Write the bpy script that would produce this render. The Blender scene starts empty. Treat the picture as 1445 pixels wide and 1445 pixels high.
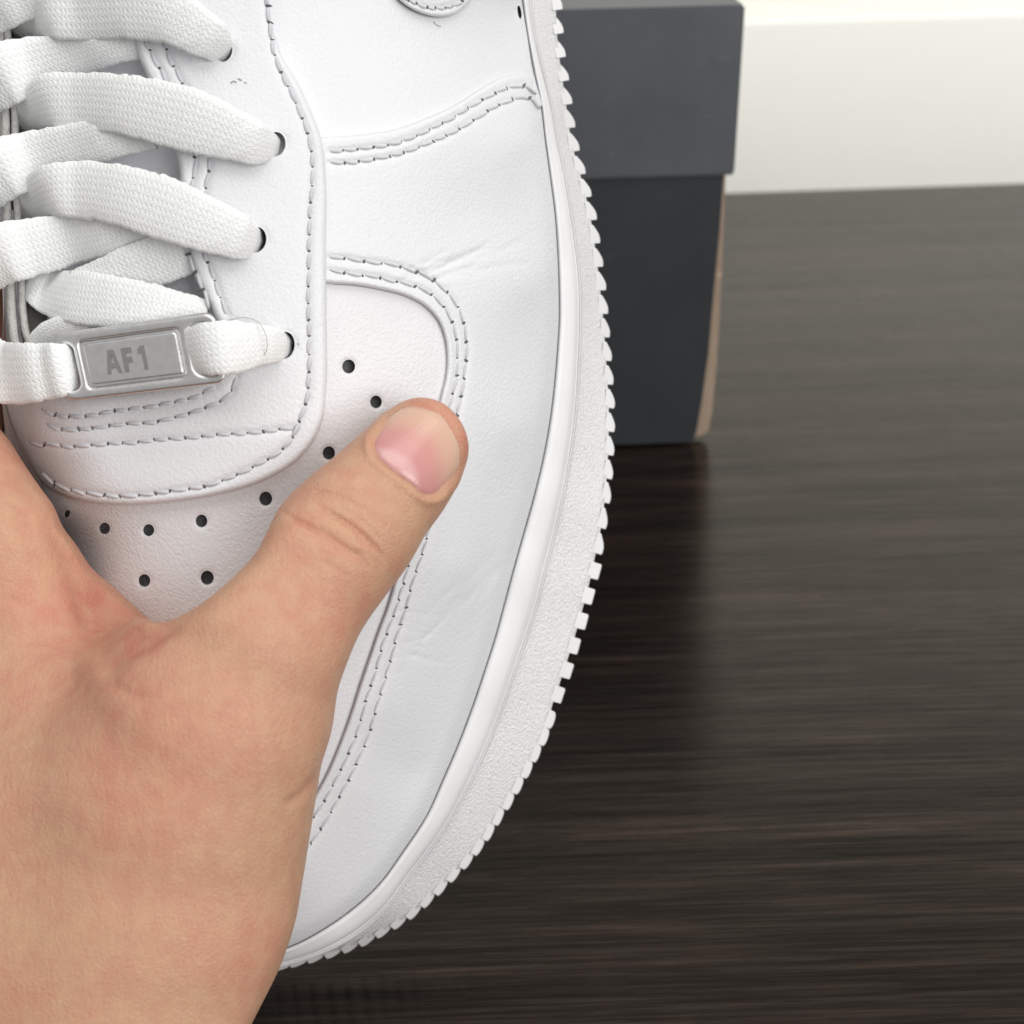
import bpy, bmesh, math, random
import numpy as np
from mathutils import Vector, Matrix
from mathutils.geometry import delaunay_2d_cdt
from mathutils.bvhtree import BVHTree

random.seed(3); rng = np.random.default_rng(7)
S = bpy.context.scene
COL = S.collection
R = math.radians

# ------------------------------------------------------------------ camera
FPX = 1850.0                       # focal length in photo pixels (photo 1445 px)
H = 0.196                          # camera height above the tabletop
PITCH, ROLL = R(30.0), R(-1.9)
D0 = 190.0                         # mm, depth of the reference plane through the shoe
cd = bpy.data.cameras.new('camera'); cam = bpy.data.objects.new('camera', cd); COL.objects.link(cam)
cd.sensor_width = 36; cd.lens = 36*FPX/1445
cd.clip_start = 0.005; cd.clip_end = 50
cam.location = (0, 0, H)
cam.rotation_euler = (Matrix.Rotation(math.pi/2-PITCH, 3, 'X') @ Matrix.Rotation(ROLL, 3, 'Z')).to_euler()
cd.dof.use_dof = True; cd.dof.focus_distance = 0.203; cd.dof.aperture_fstop = 27
S.camera = cam
MR = np.array(cam.rotation_euler.to_matrix()); CP = np.array(cam.location)

# ------------------------------------------------------------------ light
S.view_settings.view_transform = 'Standard'; S.view_settings.look = 'None'
S.view_settings.exposure = -0.58
w = bpy.data.worlds.new('World'); S.world = w; w.use_nodes = True
bg = w.node_tree.nodes['Background']; bg.inputs[0].default_value = (1, .985, .965, 1); bg.inputs[1].default_value = 0.62

def area(name, loc, target, sx, sy, power, col):
    l = bpy.data.lights.new(name, 'AREA'); l.shape = 'RECTANGLE'; l.size = sx; l.size_y = sy
    l.energy = power; l.color = col
    o = bpy.data.objects.new(name, l); COL.objects.link(o); o.location = loc
    o.rotation_euler = (Vector(target)-Vector(loc)).to_track_quat('-Z', 'Y').to_euler()
    return o
area('window_light', (1.55, -1.5, 0.95), (0.0, 0.35, 0.1), 1.6, 1.6, 60, (1, .985, .965))
area('ceiling_light', (0.15, -0.05, 1.32), (0.2, .64, 0.0), 1.6, 0.8, 16, (1, .985, .955))

# ------------------------------------------------------------------ helpers
def P(px, py, z):
    """photo pixel + height z (mm towards the camera from the reference plane) -> world point(s)"""
    px = np.asarray(px, float); py = np.asarray(py, float); z = np.asarray(z, float)
    d = (D0-z)/1000
    v = np.stack([(px-722.5)/FPX*d, -(py-722.5)/FPX*d, -d], -1)
    return v @ MR.T + CP
def Lc(xyz):                        # camera-frame mm (x right, y up, z to camera from plane) -> world
    v = np.array(xyz, float)/1000; v[..., 2] -= D0/1000
    return v @ MR.T + CP
def ray(px, py):
    v = np.array([(px-722.5)/FPX, -(py-722.5)/FPX, -1.0]) @ MR.T
    return v
def ground(px, py, z=0.0):
    v = ray(px, py); t = (z-H)/v[2]; return CP+v*t
def aty(px, py, y):
    v = ray(px, py); return CP+v*(y/v[1])

def crv(pts, step=5.0, closed=False):
    """Catmull-Rom through pts (any dimension), resampled about every step px"""
    p = np.array(pts, float); n = len(p); out = []
    rng_ = range(n if closed else n-1)
    for i in rng_:
        if closed: p0, p1, p2, p3 = p[i-1], p[i], p[(i+1) % n], p[(i+2) % n]
        else:
            p1, p2 = p[i], p[i+1]
            p0 = p[i-1] if i > 0 else 2*p1-p2
            p3 = p[i+2] if i+2 < n else 2*p2-p1
        m = max(1, int(round(np.linalg.norm((p2-p1)[:2])/step)))
        # centripetal-ish: scale tangents by the segment length
        l1 = np.linalg.norm((p2-p1)[:2])+1e-9; l0 = np.linalg.norm((p1-p0)[:2])+1e-9; l2 = np.linalg.norm((p3-p2)[:2])+1e-9
        t1 = ((p1-p0)/l0*l1+(p2-p1)/l1*l0)/(l0+l1)*l1
        t2 = ((p2-p1)/l1*l2+(p3-p2)/l2*l1)/(l1+l2)*l1
        for k in range(m):
            t = k/m
            out.append((2*t**3-3*t**2+1)*p1+(t**3-2*t**2+t)*t1+(-2*t**3+3*t**2)*p2+(t**3-t**2)*t2)
    if not closed: out.append(p[-1])
    return np.array(out)
def resamp(c, step):
    s = np.r_[0, np.cumsum(np.linalg.norm(np.diff(c[:, :2], axis=0), axis=1))]
    n = max(2, int(round(s[-1]/step))+1); t = np.linspace(0, s[-1], n)
    return np.stack([np.interp(t, s, c[:, k]) for k in range(c.shape[1])], -1)
def inpoly(pts, poly):
    x, y = pts[:, 0], pts[:, 1]; c = np.zeros(len(pts), bool); n = len(poly); j = n-1
    for i in range(n):
        xi, yi = poly[i][:2]; xj, yj = poly[j][:2]
        if yi != yj:
            m = ((yi > y) != (yj > y)) & (x < (xj-xi)*(y-yi)/(yj-yi)+xi); c ^= m
        j = i
    return c
def dist_poly(pts, line, closed=False):
    """distance from points to polyline"""
    d = np.full(len(pts), 1e9); q = np.array(line)[:, :2]
    m = len(q) if closed else len(q)-1
    for i in range(m):
        a = q[i]; b = q[(i+1) % len(q)]; ab = b-a; L = ab@ab+1e-12
        t = np.clip(((pts-a)@ab)/L, 0, 1)
        d = np.minimum(d, np.hypot(*(pts-a-t[:, None]*ab).T))
    return d

def mesh_obj(name, verts, faces, mats, parent=None, midx=None, smooth=True, uvs=None, root=None):
    me = bpy.data.meshes.new(name)
    v = np.asarray(verts, float)
    if root is not None: v = v-np.array(root)
    me.from_pydata([tuple(a) for a in v], [], [tuple(int(i) for i in f) for f in faces])
    for m in (mats if isinstance(mats, (list, tuple)) else [mats]): me.materials.append(m)
    if midx is not None: me.polygons.foreach_set('material_index', np.asarray(midx, np.int32))
    if smooth: me.polygons.foreach_set('use_smooth', np.ones(len(me.polygons), bool))
    if uvs is not None:
        ul = me.uv_layers.new(name='UVMap'); li = np.zeros(len(me.loops), np.int32)
        me.loops.foreach_get('vertex_index', li)
        ul.data.foreach_set('uv', np.asarray(uvs, np.float32)[li].ravel())
    me.update()
    o = bpy.data.objects.new(name, me); COL.objects.link(o)
    if parent is not None: o.parent = parent
    return o
def bm_obj(name, bm, mat, parent=None, smooth=False):
    me = bpy.data.meshes.new(name); bm.to_mesh(me); bm.free()
    for m in (mat if isinstance(mat, (list, tuple)) else [mat]): me.materials.append(m)
    if smooth: me.polygons.foreach_set('use_smooth', np.ones(len(me.polygons), bool))
    o = bpy.data.objects.new(name, me); COL.objects.link(o)
    if parent is not None: o.parent = parent
    return o
def tag(o, label=None, cat=None, group=None, kind=None):
    if label: o['label'] = label
    if cat: o['category'] = cat
    if group: o['group'] = group
    if kind: o['kind'] = kind
    return o
def empty(name, loc, label, cat):
    o = bpy.data.objects.new(name, None); COL.objects.link(o); o.location = loc
    o.empty_display_size = .02
    return tag(o, label, cat)

# ------------------------------------------------------------------ materials
class NT:
    def __init__(s, name):
        s.m = bpy.data.materials.new(name); s.m.use_nodes = True; s.t = s.m.node_tree
        s.b = s.t.nodes['Principled BSDF']; s.tc = s.t.nodes.new('ShaderNodeTexCoord')
    def n(s, typ, ins=None, **kw):
        nd = s.t.nodes.new(typ)
        for k, v in kw.items(): setattr(nd, k, v)
        for k, v in (ins or {}).items(): s.set(nd.inputs[k], v)
        return nd
    def set(s, sock, v):
        if isinstance(v, bpy.types.NodeSocket): s.t.links.new(v, sock)
        elif isinstance(v, bpy.types.Node): s.t.links.new(v.outputs[0], sock)
        else: sock.default_value = v
    def math(s, op, a, b=None, c=None):
        nd = s.n('ShaderNodeMath', operation=op); s.set(nd.inputs[0], a)
        if b is not None: s.set(nd.inputs[1], b)
        if c is not None: s.set(nd.inputs[2], c)
        return nd.outputs[0]
    def mapping(s, scale, src='Object', rot=(0, 0, 0)):
        return s.n('ShaderNodeMapping', {'Vector': s.tc.outputs[src], 'Scale': scale, 'Rotation': rot}).outputs[0]
    def noise(s, vec, scale, detail=3, rough=.5):
        return s.n('ShaderNodeTexNoise', {'Vector': vec, 'Scale': scale, 'Detail': detail, 'Roughness': rough}).outputs[0]
    def ramp(s, fac, stops):
        nd = s.n('ShaderNodeValToRGB', {'Fac': fac}); e = nd.color_ramp.elements
        while len(e) < len(stops): e.new(.5)
        for k, (p, c) in zip(e, stops): k.position = p; k.color = (*c, 1)
        return nd.outputs[0]
    def mix(s, fac, a, b, blend='MIX'):
        nd = s.n('ShaderNodeMix', data_type='RGBA', blend_type=blend)
        s.set(nd.inputs[0], fac); s.set(nd.inputs[6], a if not isinstance(a, tuple) else (*a, 1)); s.set(nd.inputs[7], b if not isinstance(b, tuple) else (*b, 1))
        return nd.outputs[2]
    def bump(s, h, strength, dist, prev=None):
        ins = {'Height': h, 'Strength': strength, 'Distance': dist}
        if prev is not None: ins['Normal'] = prev
        return s.n('ShaderNodeBump', ins).outputs[0]
    def fin(s, col=None, rough=.5, normal=None, **kw):
        if col is not None: s.set(s.b.inputs['Base Color'], col if not isinstance(col, tuple) else (*col, 1))
        s.set(s.b.inputs['Roughness'], rough)
        if normal is not None: s.set(s.b.inputs['Normal'], normal)
        for k, v in kw.items(): s.set(s.b.inputs[k.replace('_', ' ')], v)
        return s.m

def leather(name, col, bscale=1.0, grain=.45):
    t = NT(name); v = t.tc.outputs['Object']
    wob = t.n('ShaderNodeVectorMath', {0: v, 1: t.n('ShaderNodeTexNoise', {'Vector': v, 'Scale': 900.0, 'Detail': 1.0}).outputs[1]}, operation='MULTIPLY_ADD')
    wob.inputs[1].default_value = (1, 1, 1)
    # v + noise*0.0006
    nz = t.n('ShaderNodeTexNoise', {'Vector': v, 'Scale': 700.0, 'Detail': 1.0})
    off = t.n('ShaderNodeVectorMath', {0: nz.outputs[1]}, operation='SCALE'); off.inputs['Scale'].default_value = .0007
    add = t.n('ShaderNodeVectorMath', {0: v, 1: off.outputs[0]}, operation='ADD').outputs[0]
    vo = t.n('ShaderNodeTexVoronoi', {'Vector': add, 'Scale': 2150.0*bscale}, feature='SMOOTH_F1').outputs[0]
    fine = t.noise(v, 4200.0, 2)
    patch = t.noise(v, 60.0, 2)
    h = t.math('ADD', t.math('MULTIPLY', vo, -1.0), t.math('MULTIPLY', fine, .35))
    amp = t.math('MULTIPLY_ADD', patch, .9, .25)
    nrm = t.bump(t.math('MULTIPLY', h, amp), grain, .00022)
    big = t.noise(v, 130.0, 3)
    nrm = t.bump(big, .05, .0012, nrm)
    c = t.mix(t.math('MULTIPLY', t.noise(v, 45.0, 3), .5), col, tuple(x*f for x, f in zip(col, (.965, .97, .985))))
    return t.fin(c, .46, nrm, Specular_IOR_Level=.42)
M_LEATHER = leather('white_leather', (.715, .722, .745))
M_VAMP = leather('white_vamp_leather', (.715, .715, .735), 1.05, .6)
def plain(name, col, rough=.6, bs=2500, ba=.2, bd=.0002, **kw):
    t = NT(name); v = t.tc.outputs['Object']
    nz = t.noise(v, bs, 3)
    c = t.mix(t.noise(v, bs*.25, 2), tuple(x*.9 for x in col), tuple(min(1, x*1.06) for x in col))
    return t.fin(c, rough, t.bump(nz, ba, bd), **kw)
M_RAW = plain('raw_leather_edge', (.50, .51, .54), .85)
M_RAWW = plain('raw_suede_edge', (.50, .49, .475), .95, 1800, .9, .0005)
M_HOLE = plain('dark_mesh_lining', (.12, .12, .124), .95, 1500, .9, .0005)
M_HOLEW = plain('grey_hole_wall', (.42, .42, .44), .9)
M_TONGUE = leather('tongue_leather', (.74, .74, .78), 1.1, .3)
M_GAP_SHADE = plain('gap_shade_dark', (.16, .155, .145), .95, 900, .5)  # dark colour standing in for the shade deep in the throat gap
M_THREAD = plain('white_thread', (.57, .57, .60), .6, 6000, .4, .0001)
M_STITCH_SHADE = plain('stitch_hole_shade', (.11, .11, .118), .8, 6000, .4, .0001)  # dark colour standing in for the shade inside the needle holes
M_LINT = plain('grey_lint', (.34, .34, .35), .9)
M_RUBBER = plain('white_rubber', (.79, .79, .80), .56, 300, .08, .0006)
def sole_texture():
    t = NT('pebbled_rubber'); v = t.tc.outputs['UV']
    mp = t.n('ShaderNodeMapping', {'Vector': v, 'Scale': (1, .55, 1)}).outputs[0]
    n1 = t.noise(mp, 2.1, 2, .55)
    n2 = t.noise(mp, 4.5, 1)
    h = t.math('ADD', n1, t.math('MULTIPLY', n2, .4))
    c = t.mix(n1, (.74, .74, .75), (.86, .86, .87))
    return t.fin(c, .5, t.bump(h, .8, .0006), Specular_IOR_Level=.4)
M_PEBBLE = sole_texture()
def lace_mat():
    t = NT('woven_lace'); uv = t.tc.outputs['UV']
    sx = t.n('ShaderNodeSeparateXYZ', {0: uv}); u, vv = sx.outputs[0], sx.outputs[1]     # mm across, mm along
    nz = t.noise(uv, .8, 2)
    fr = t.math('FRACT', t.math('MULTIPLY', u, 1/.95))
    tri = t.math('ABSOLUTE', t.math('SUBTRACT', fr, .5))                   # 0..0.5
    ph = t.math('ADD', t.math('MULTIPLY', vv, 2*math.pi/.8), t.math('MULTIPLY', tri, 2*math.pi*1.1))
    ph = t.math('ADD', ph, t.math('MULTIPLY', nz, 7.0))
    s = t.math('MULTIPLY_ADD', t.math('SINE', ph), .5, .5)
    colr = t.math('SINE', t.math('MULTIPLY', fr, math.pi*2))
    fz = t.noise(t.n('ShaderNodeMapping', {'Vector': uv, 'Scale': (1.6, .8, 1), 'Rotation': (0, 0, .5)}).outputs[0], 3.4, 4, .7)
    h = t.math('ADD', t.math('ADD', s, t.math('MULTIPLY', colr, .25)), t.math('MULTIPLY', fz, 2.6))
    c = t.mix(t.math('MULTIPLY_ADD', s, .35, t.math('MULTIPLY', fz, .5)), (.845, .86, .86), (.955, .97, .97))
    return t.fin(c, .9, t.bump(h, .45, .00022), Sheen_Weight=.25, Sheen_Roughness=.5)
M_LACE = lace_mat()
def metal():
    t = NT('satin_metal'); v = t.tc.outputs['Object']
    n1 = t.noise(v, 900.0, 3); n2 = t.noise(v, 5000.0, 2)
    r = t.math('MULTIPLY_ADD', n1, .14, .27)
    c = t.mix(n1, (.70, .70, .70), (.82, .82, .82))
    return t.fin(c, r, t.bump(n2, .12, .0001), Metallic=1.0)
M_METAL = metal()
def skin():
    t = NT('skin'); v = t.tc.outputs['Object']
    att = t.n('ShaderNodeAttribute', attribute_name='redness').outputs['Fac']
    n1 = t.noise(v, 38.0, 4, .6); n2 = t.noise(v, 240.0, 4, .65); n3 = t.noise(v, 90.0, 3)
    c = t.ramp(n1, [(.28, (.515, .325, .200)), (.48, (.520, .288, .190)), (.70, (.545, .235, .168))])
    c = t.mix(t.math('MULTIPLY', att, .75), c, (.53, .165, .13))
    c = t.mix(t.math('MULTIPLY_ADD', n2, .75, -.2), c, (.53, .235, .155))
    n5 = t.noise(t.mapping((1, 1, .7)), 420.0, 2, .5)
    c = t.mix(t.math('MULTIPLY_ADD', n5, 1.2, -.36), c, (.585, .375, .235))
    vo = t.n('ShaderNodeTexVoronoi', {'Vector': v, 'Scale': 1300.0}, feature='DISTANCE_TO_EDGE').outputs[0]
    fine = t.noise(v, 2600.0, 3, .6)
    st = t.noise(t.mapping((1, .25, .6), rot=(0, 0, .5)), 1500.0, 2)
    h = t.math('ADD', t.math('MULTIPLY', t.math('MINIMUM', vo, .12), 3.0), t.math('ADD', fine, st))
    nrm = t.bump(h, .55, .0002); nrm = t.bump(n3, .10, .0016, nrm)
    m = t.fin(c, t.math('MULTIPLY_ADD', n2, .2, .40), nrm, Specular_IOR_Level=.38)
    t.b.inputs['Subsurface Weight'].default_value = .22
    t.b.inputs['Subsurface Radius'].default_value = (1.0, .38, .22)
    t.b.inputs['Subsurface Scale'].default_value = .004
    return m
M_SKIN = skin()
def nailm():
    t = NT('thumb_nail_keratin'); uv = t.tc.outputs['UV']      # u along the nail 0 base .. 1 tip, v across -1..1
    sx = t.n('ShaderNodeSeparateXYZ', {0: uv}); u, vv = sx.outputs[0], sx.outputs[1]
    lun = t.math('ADD', u, t.math('MULTIPLY', t.math('MULTIPLY', vv, vv), .35))
    nz = t.noise(uv, 2.0, 2)
    k = t.math('ADD', lun, t.math('MULTIPLY_ADD', nz, .10, -.05))
    c = t.ramp(k, [(.0, (.60, .33, .31)), (.22, (.61, .34, .33)), (.31, (.56, .255, .25)), (.52, (.58, .285, .255)), (.72, (.61, .375, .285)), (.9, (.62, .41, .305)), (1.0, (.52, .25, .19))])
    rid = t.noise(t.n('ShaderNodeMapping', {'Vector': uv, 'Scale': (.6, 9, 1)}).outputs[0], 2.0, 2)
    return t.fin(c, .22, t.bump(rid, .16, .0003), Specular_IOR_Level=.55, Subsurface_Weight=.12, Subsurface_Scale=.003)
M_NAIL = nailm()
def card(name, col, rough=.5):
    t = NT(name); v = t.tc.outputs['Object']
    n1 = t.noise(v, 26.0, 6, .7); n2 = t.noise(v, 900.0, 2)
    c = t.mix(n1, tuple(x*.62 for x in col), tuple(x*1.4 for x in col))
    sc = t.math('GREATER_THAN', t.noise(t.mapping((1, 1, 2.5)), 60.0, 5, .75), .64)
    c = t.mix(t.math('MULTIPLY', sc, .25), c, tuple(x*2.6 for x in col))
    return t.fin(c, t.math('MULTIPLY_ADD', n1, .2, rough-.1), t.bump(n2, .15, .0003))
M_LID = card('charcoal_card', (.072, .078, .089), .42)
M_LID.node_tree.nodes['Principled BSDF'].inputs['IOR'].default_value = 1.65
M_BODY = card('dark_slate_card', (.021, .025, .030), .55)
M_KRAFT = card('kraft_card', (.36, .27, .20), .85)
def wood():
    t = NT('dark_wenge_wood')  # satin lacquer with a warm tint
    a = t.noise(t.mapping((22, 900, 1)), 1.0, 4, .6)
    b = t.noise(t.mapping((2.2, 120, 1)), 1.0, 4, .6)
    fine = t.noise(t.mapping((75, 2100, 1)), 1.0, 2, .6)
    k = t.math('ADD', t.math('ADD', t.math('MULTIPLY', a, .5), t.math('MULTIPLY', b, .3)), t.math('MULTIPLY', fine, .2))
    c = t.ramp(k, [(.36, (.0010, .0005, .0004)), (.47, (.0056, .0030, .0022)), (.56, (.019, .0108, .0078)), (.68, (.062, .036, .023))])
    pore = t.math('GREATER_THAN', fine, .58)
    c = t.mix(t.math('MULTIPLY', pore, .6), c, (.0015, .001, .0007))
    h = t.math('ADD', t.math('MULTIPLY', a, .8), t.math('MULTIPLY', fine, .8))
    r = t.math('ADD', t.math('MULTIPLY_ADD', a, .14, .13), t.math('MULTIPLY', pore, .10))
    sp = t.math('MULTIPLY_ADD', k, 1.5, -.24)
    sp = t.math('MULTIPLY', t.math('MAXIMUM', sp, .08), t.math('MULTIPLY_ADD', pore, -.22, 1.0))
    return t.fin(c, r, t.bump(h, .22, .0003), IOR=1.54, Specular_IOR_Level=sp, Specular_Tint=(1, .87, .75, 1))
M_WOOD = wood()
def paint(name, col, rough=.6):
    t = NT(name); v = t.tc.outputs['Object']
    n1 = t.noise(v, 6.0, 3); n2 = t.noise(v, 260.0, 3)
    c = t.mix(n1, tuple(x*.965 for x in col), col)
    return t.fin(c, rough, t.bump(n2, .12, .0008))
M_WALL = paint('white_wall_paint', (.90, .90, .83)); M_SKIRT = paint('white_gloss_paint', (.92, .925, .865), .8)

# ------------------------------------------------------------------ setting
WY = aty(1230, 266, 1)  # direction only
wall_y = ground(1230, 266)[1]
bm = bmesh.new(); bmesh.ops.create_grid(bm, x_segments=2, y_segments=2, size=.5)
bmesh.ops.scale(bm, vec=(3.2, wall_y+.55, 1), verts=bm.verts); bmesh.ops.translate(bm, vec=(0, (wall_y+.55)/2-.55, 0), verts=bm.verts)
g = bmesh.ops.extrude_face_region(bm, geom=bm.faces[:]); bmesh.ops.translate(bm, vec=(0, 0, -.03), verts=[e for e in g['geom'] if isinstance(e, bmesh.types.BMVert)])
bmesh.ops.recalc_face_normals(bm, faces=bm.faces)
tag(bm_obj('tabletop', bm, M_WOOD), kind='structure')
def boxbm(x0, x1, y0, y1, z0, z1, bev=0.0, seg=2):
    bm = bmesh.new(); bmesh.ops.create_cube(bm, size=1)
    bmesh.ops.scale(bm, vec=(x1-x0, y1-y0, z1-z0), verts=bm.verts)
    bmesh.ops.translate(bm, vec=((x0+x1)/2, (y0+y1)/2, (z0+z1)/2), verts=bm.verts)
    if bev: bmesh.ops.bevel(bm, geom=bm.edges[:], offset=bev, segments=seg, affect='EDGES', profile=.5)
    return bm
wall = tag(bm_obj('wall', boxbm(-1.6, 1.6, wall_y+.016, wall_y+.12, -.4, .40), M_WALL), kind='structure')
sk_z = aty(1250, 22, wall_y)[2]
bm_obj('skirting_board', boxbm(-1.6, 1.6, wall_y, wall_y+.0155, -.03, sk_z, .003), M_SKIRT, wall, True)

# ------------------------------------------------------------------ shoe box
c0 = ground(1008, 629)
by = c0[1]; bx = c0[0]
lid_top = aty(1045, 9, by-.002)[2]; lid_bot = aty(1036, 250, by-.002)[2]; lid_x = aty(1041, 130, by-.002)[0]
bxt = aty(1024, 262, by)[0]
YAW = R(1.0)
root = empty('shoe_box', (lid_x, by, 0), 'dark grey lidded shoebox standing on the wooden tabletop behind the white sneaker', 'box')
root.rotation_euler = (0, R(.5), YAW)
BW, BD = .30, .20
def shellbm(x0, x1, y0, y1, z0, z1, th, open_top):
    """thin walled tray as one mesh: four walls and a floor (or lid top)"""
    bm = boxbm(x0, x1, y0, y1, z0, z1)
    f = [f for f in bm.faces if abs(f.normal.z-(1 if open_top else -1)) < .01]
    r = bmesh.ops.inset_region(bm, faces=f, thickness=th)
    g = bmesh.ops.extrude_face_region(bm, geom=f)
    vs = [e for e in g['geom'] if isinstance(e, bmesh.types.BMVert)]
    bmesh.ops.delete(bm, geom=f, context='FACES')
    dz = (z1-z0)-th
    bmesh.ops.translate(bm, vec=(0, 0, -dz if open_top else dz), verts=vs)
    bmesh.ops.recalc_face_normals(bm, faces=bm.faces)
    return bm
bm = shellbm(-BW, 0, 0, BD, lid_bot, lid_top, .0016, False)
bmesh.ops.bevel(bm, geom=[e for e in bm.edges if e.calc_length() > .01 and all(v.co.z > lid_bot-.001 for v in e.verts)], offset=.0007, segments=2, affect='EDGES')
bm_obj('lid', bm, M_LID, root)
ox = bxt-lid_x-.0006                                     # right edge of the body at the lid, in box coordinates
oxb = bx-lid_x
# front panel: dark card with a right edge that draws in towards the bottom corner
def panel_poly(name, pts, y0, th, mat, bend=0.0):
    bm = bmesh.new()
    f = bm.faces.new([bm.verts.new((x, y0, z)) for x, z in pts]); 
    g = bmesh.ops.extrude_face_region(bm, geom=[f]); bmesh.ops.translate(bm, vec=(0, th, 0), verts=[e for e in g['geom'] if isinstance(e, bmesh.types.BMVert)])
    bmesh.ops.recalc_face_normals(bm, faces=bm.faces)
    bmesh.ops.bevel(bm, geom=[e for e in bm.edges if abs(e.verts[0].co.y-y0) < 1e-6 and abs(e.verts[1].co.y-y0) < 1e-6], offset=th*.3, segments=2, affect='EDGES')
    return bm_obj(name, bm, mat, root)
zt = lid_bot+.02
def bxz(px, py, y): a = aty(px, py, y); return (a[0]-lid_x, a[2])
edge = [bxz(1019, 245, by), bxz(1014, 330, by), bxz(1006, 420, by), bxz(1000, 500, by), bxz(991, 570, by), bxz(984, 612, by), bxz(978, 628, by)]
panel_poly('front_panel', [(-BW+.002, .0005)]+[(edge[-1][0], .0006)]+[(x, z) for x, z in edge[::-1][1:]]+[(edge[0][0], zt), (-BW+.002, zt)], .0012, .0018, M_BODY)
e2 = [bxz(1025, 245, by), bxz(1022, 330, by), bxz(1019, 420, by), bxz(1014, 520, by), bxz(1008, 590, by), bxz(1003, 618, by), bxz(992, 629, by)]
panel_poly('inner_flap', [(-BW+.03, .001)]+[(e2[-1][0], .0011)]+[(x, max(z, .002)) for x, z in e2[::-1][1:]]+[(e2[0][0], zt), (-BW+.03, zt)], .0045, .002, M_KRAFT)
bm_obj('side_panel', boxbm(oxb-.010, oxb-.0082, .0068, BD-.004, .001, zt), M_KRAFT, root)
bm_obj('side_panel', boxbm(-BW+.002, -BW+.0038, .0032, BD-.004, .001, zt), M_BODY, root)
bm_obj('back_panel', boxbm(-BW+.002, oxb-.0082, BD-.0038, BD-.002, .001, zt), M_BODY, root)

# ------------------------------------------------------------------ shoe: base surface (thin-plate spline over photo pixels)
CPTS = np.array([
 # throat / ridge
 (150,-450,-2),(150,-100,-3),(150,100,-3),(150,300,-3),(150,480,-4),(170,620,-5),(200,750,-6),(230,900,-8),(260,1050,-11),(290,1180,-16),(320,1280,-22),(330,1340,-27),
 # right of throat (nearest to the camera)
 (300,-450,1),(300,0,1),(300,250,1),(300,450,0),(320,620,-2),(350,760,-4),(390,900,-6.5),
 (430,-450,-1),(430,0,-1),(430,250,-1),(440,450,-2),(450,600,-4),(460,760,-7),(470,950,-11),(430,1130,-15),(420,1250,-20),(411,1334,-27),
 (560,-300,-7),(560,50,-7),(560,300,-7),(560,450,-8),(570,600,-10),(560,800,-12.5),(540,1000,-17),(520,1120,-21),(500,1220,-25),
 (660,-300,-15),(660,80,-16),(660,300,-15),(660,450,-15),(660,600,-17),(650,800,-20),(620,950,-24),(590,1090,-28),(560,1210,-29.5),
 (715,-300,-27),(737,0,-30),(751,100,-30.5),(769,200,-31.5),(783,300,-32.5),(788,420,-33.5),(785,500,-34),(775,600,-34),(753,700,-33.5),(725,800,-33),(698,900,-32.5),(665,1000,-32),(624,1100,-31),(569,1200,-30),(494,1284,-28.5),
 (720,-50,-23),(735,200,-23.5),(745,400,-24.5),(735,600,-26),(690,800,-27.5),
 # left roll-off
 (60,-450,-7),(40,0,-10),(40,250,-10),(45,480,-11),(60,620,-12),(95,720,-14),(130,850,-17),(160,1000,-21),(200,1130,-27),(250,1240,-30),
 (-10,-450,-18),(-10,0,-20),(-8,250,-20),(8,450,-20),(4,545,-21),(16,600,-20),(36,640,-19.5),(62,690,-20),(90,760,-23),(105,880,-28),(130,1000,-33),(170,1130,-37),(220,1240,-36)], float)
def tps_fit(c):
    x = c[:, :2]/500; n = len(c)
    r = np.linalg.norm(x[:, None]-x[None], axis=2); K = np.where(r > 0, r*r*np.log(r+1e-12), 0)+np.eye(n)*1.5e-3
    Pm = np.c_[np.ones(n), x]; A = np.block([[K, Pm], [Pm.T, np.zeros((3, 3))]])
    return x, np.linalg.solve(A, np.r_[c[:, 2], 0, 0, 0])
TX, TW = tps_fit(CPTS)
def base(p):
    p = np.atleast_2d(np.asarray(p, float))[:, :2]/500; out = np.empty(len(p))
    for i in range(0, len(p), 8000):
        q = p[i:i+8000]; r2 = ((q[:, None]-TX[None])**2).sum(2)
        K = .5*r2*np.log(r2+1e-18)
        out[i:i+8000] = K@TW[:len(TX)]+TW[-3]+q@TW[-2:]
    return out

A_L = [(700,-500,-29),(715,-300,-29),(727,-100,-30),(737,0,-30.5),(744,50,-31),(753,100,-31.5),(763,150,-32),(769,200,-32.5),(776,250,-33),(782.5,300,-33.5),(786,350,-34),(788,400,-34.5),(788.5,450,-35),(785.5,500,-35),(781,550,-35),(774.5,600,-35),(765,650,-35),(753,700,-34.5),(739,750,-34.5),(725,800,-34),(711.5,850,-34),(698,900,-33.5),(682,950,-33),(665,1000,-33),(646,1050,-32.5),(624.5,1100,-32),(602,1150,-31.5),(569,1200,-31),(532,1250,-30),(494.5,1284,-29.5),(458.6,1309,-28.5),(411.5,1334,-28),(340,1352,-28),(250,1352,-29),(170,1325,-33),(105,1270,-38),(60,1180,-44),(40,1050,-49),(25,900,-53),(15,700,-56),(10,400,-58),(0,0,-60),(-10,-500,-60)]
B_L = [(713,-500),(727,-300),(738,-100),(748,0),(755,50),(767,100),(779,150),(787.5,200),(798,250),(806,300),(813.5,350),(818.5,400),(819.5,450),(818,500),(815.5,550),(811,600),(804,650),(795,700),(784,750),(771,800),(759,850),(743,900),(726,950),(709,1000),(689,1050),(666,1100),(640,1150),(607,1200),(568,1250),(551,1275),(511,1312),(459,1342),(398,1362),(340,1374),(250,1374),(160,1346),(88,1285),(42,1190),(20,1055),(5,900),(-5,700),(-10,400),(-20,0),(-30,-500)]
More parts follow.
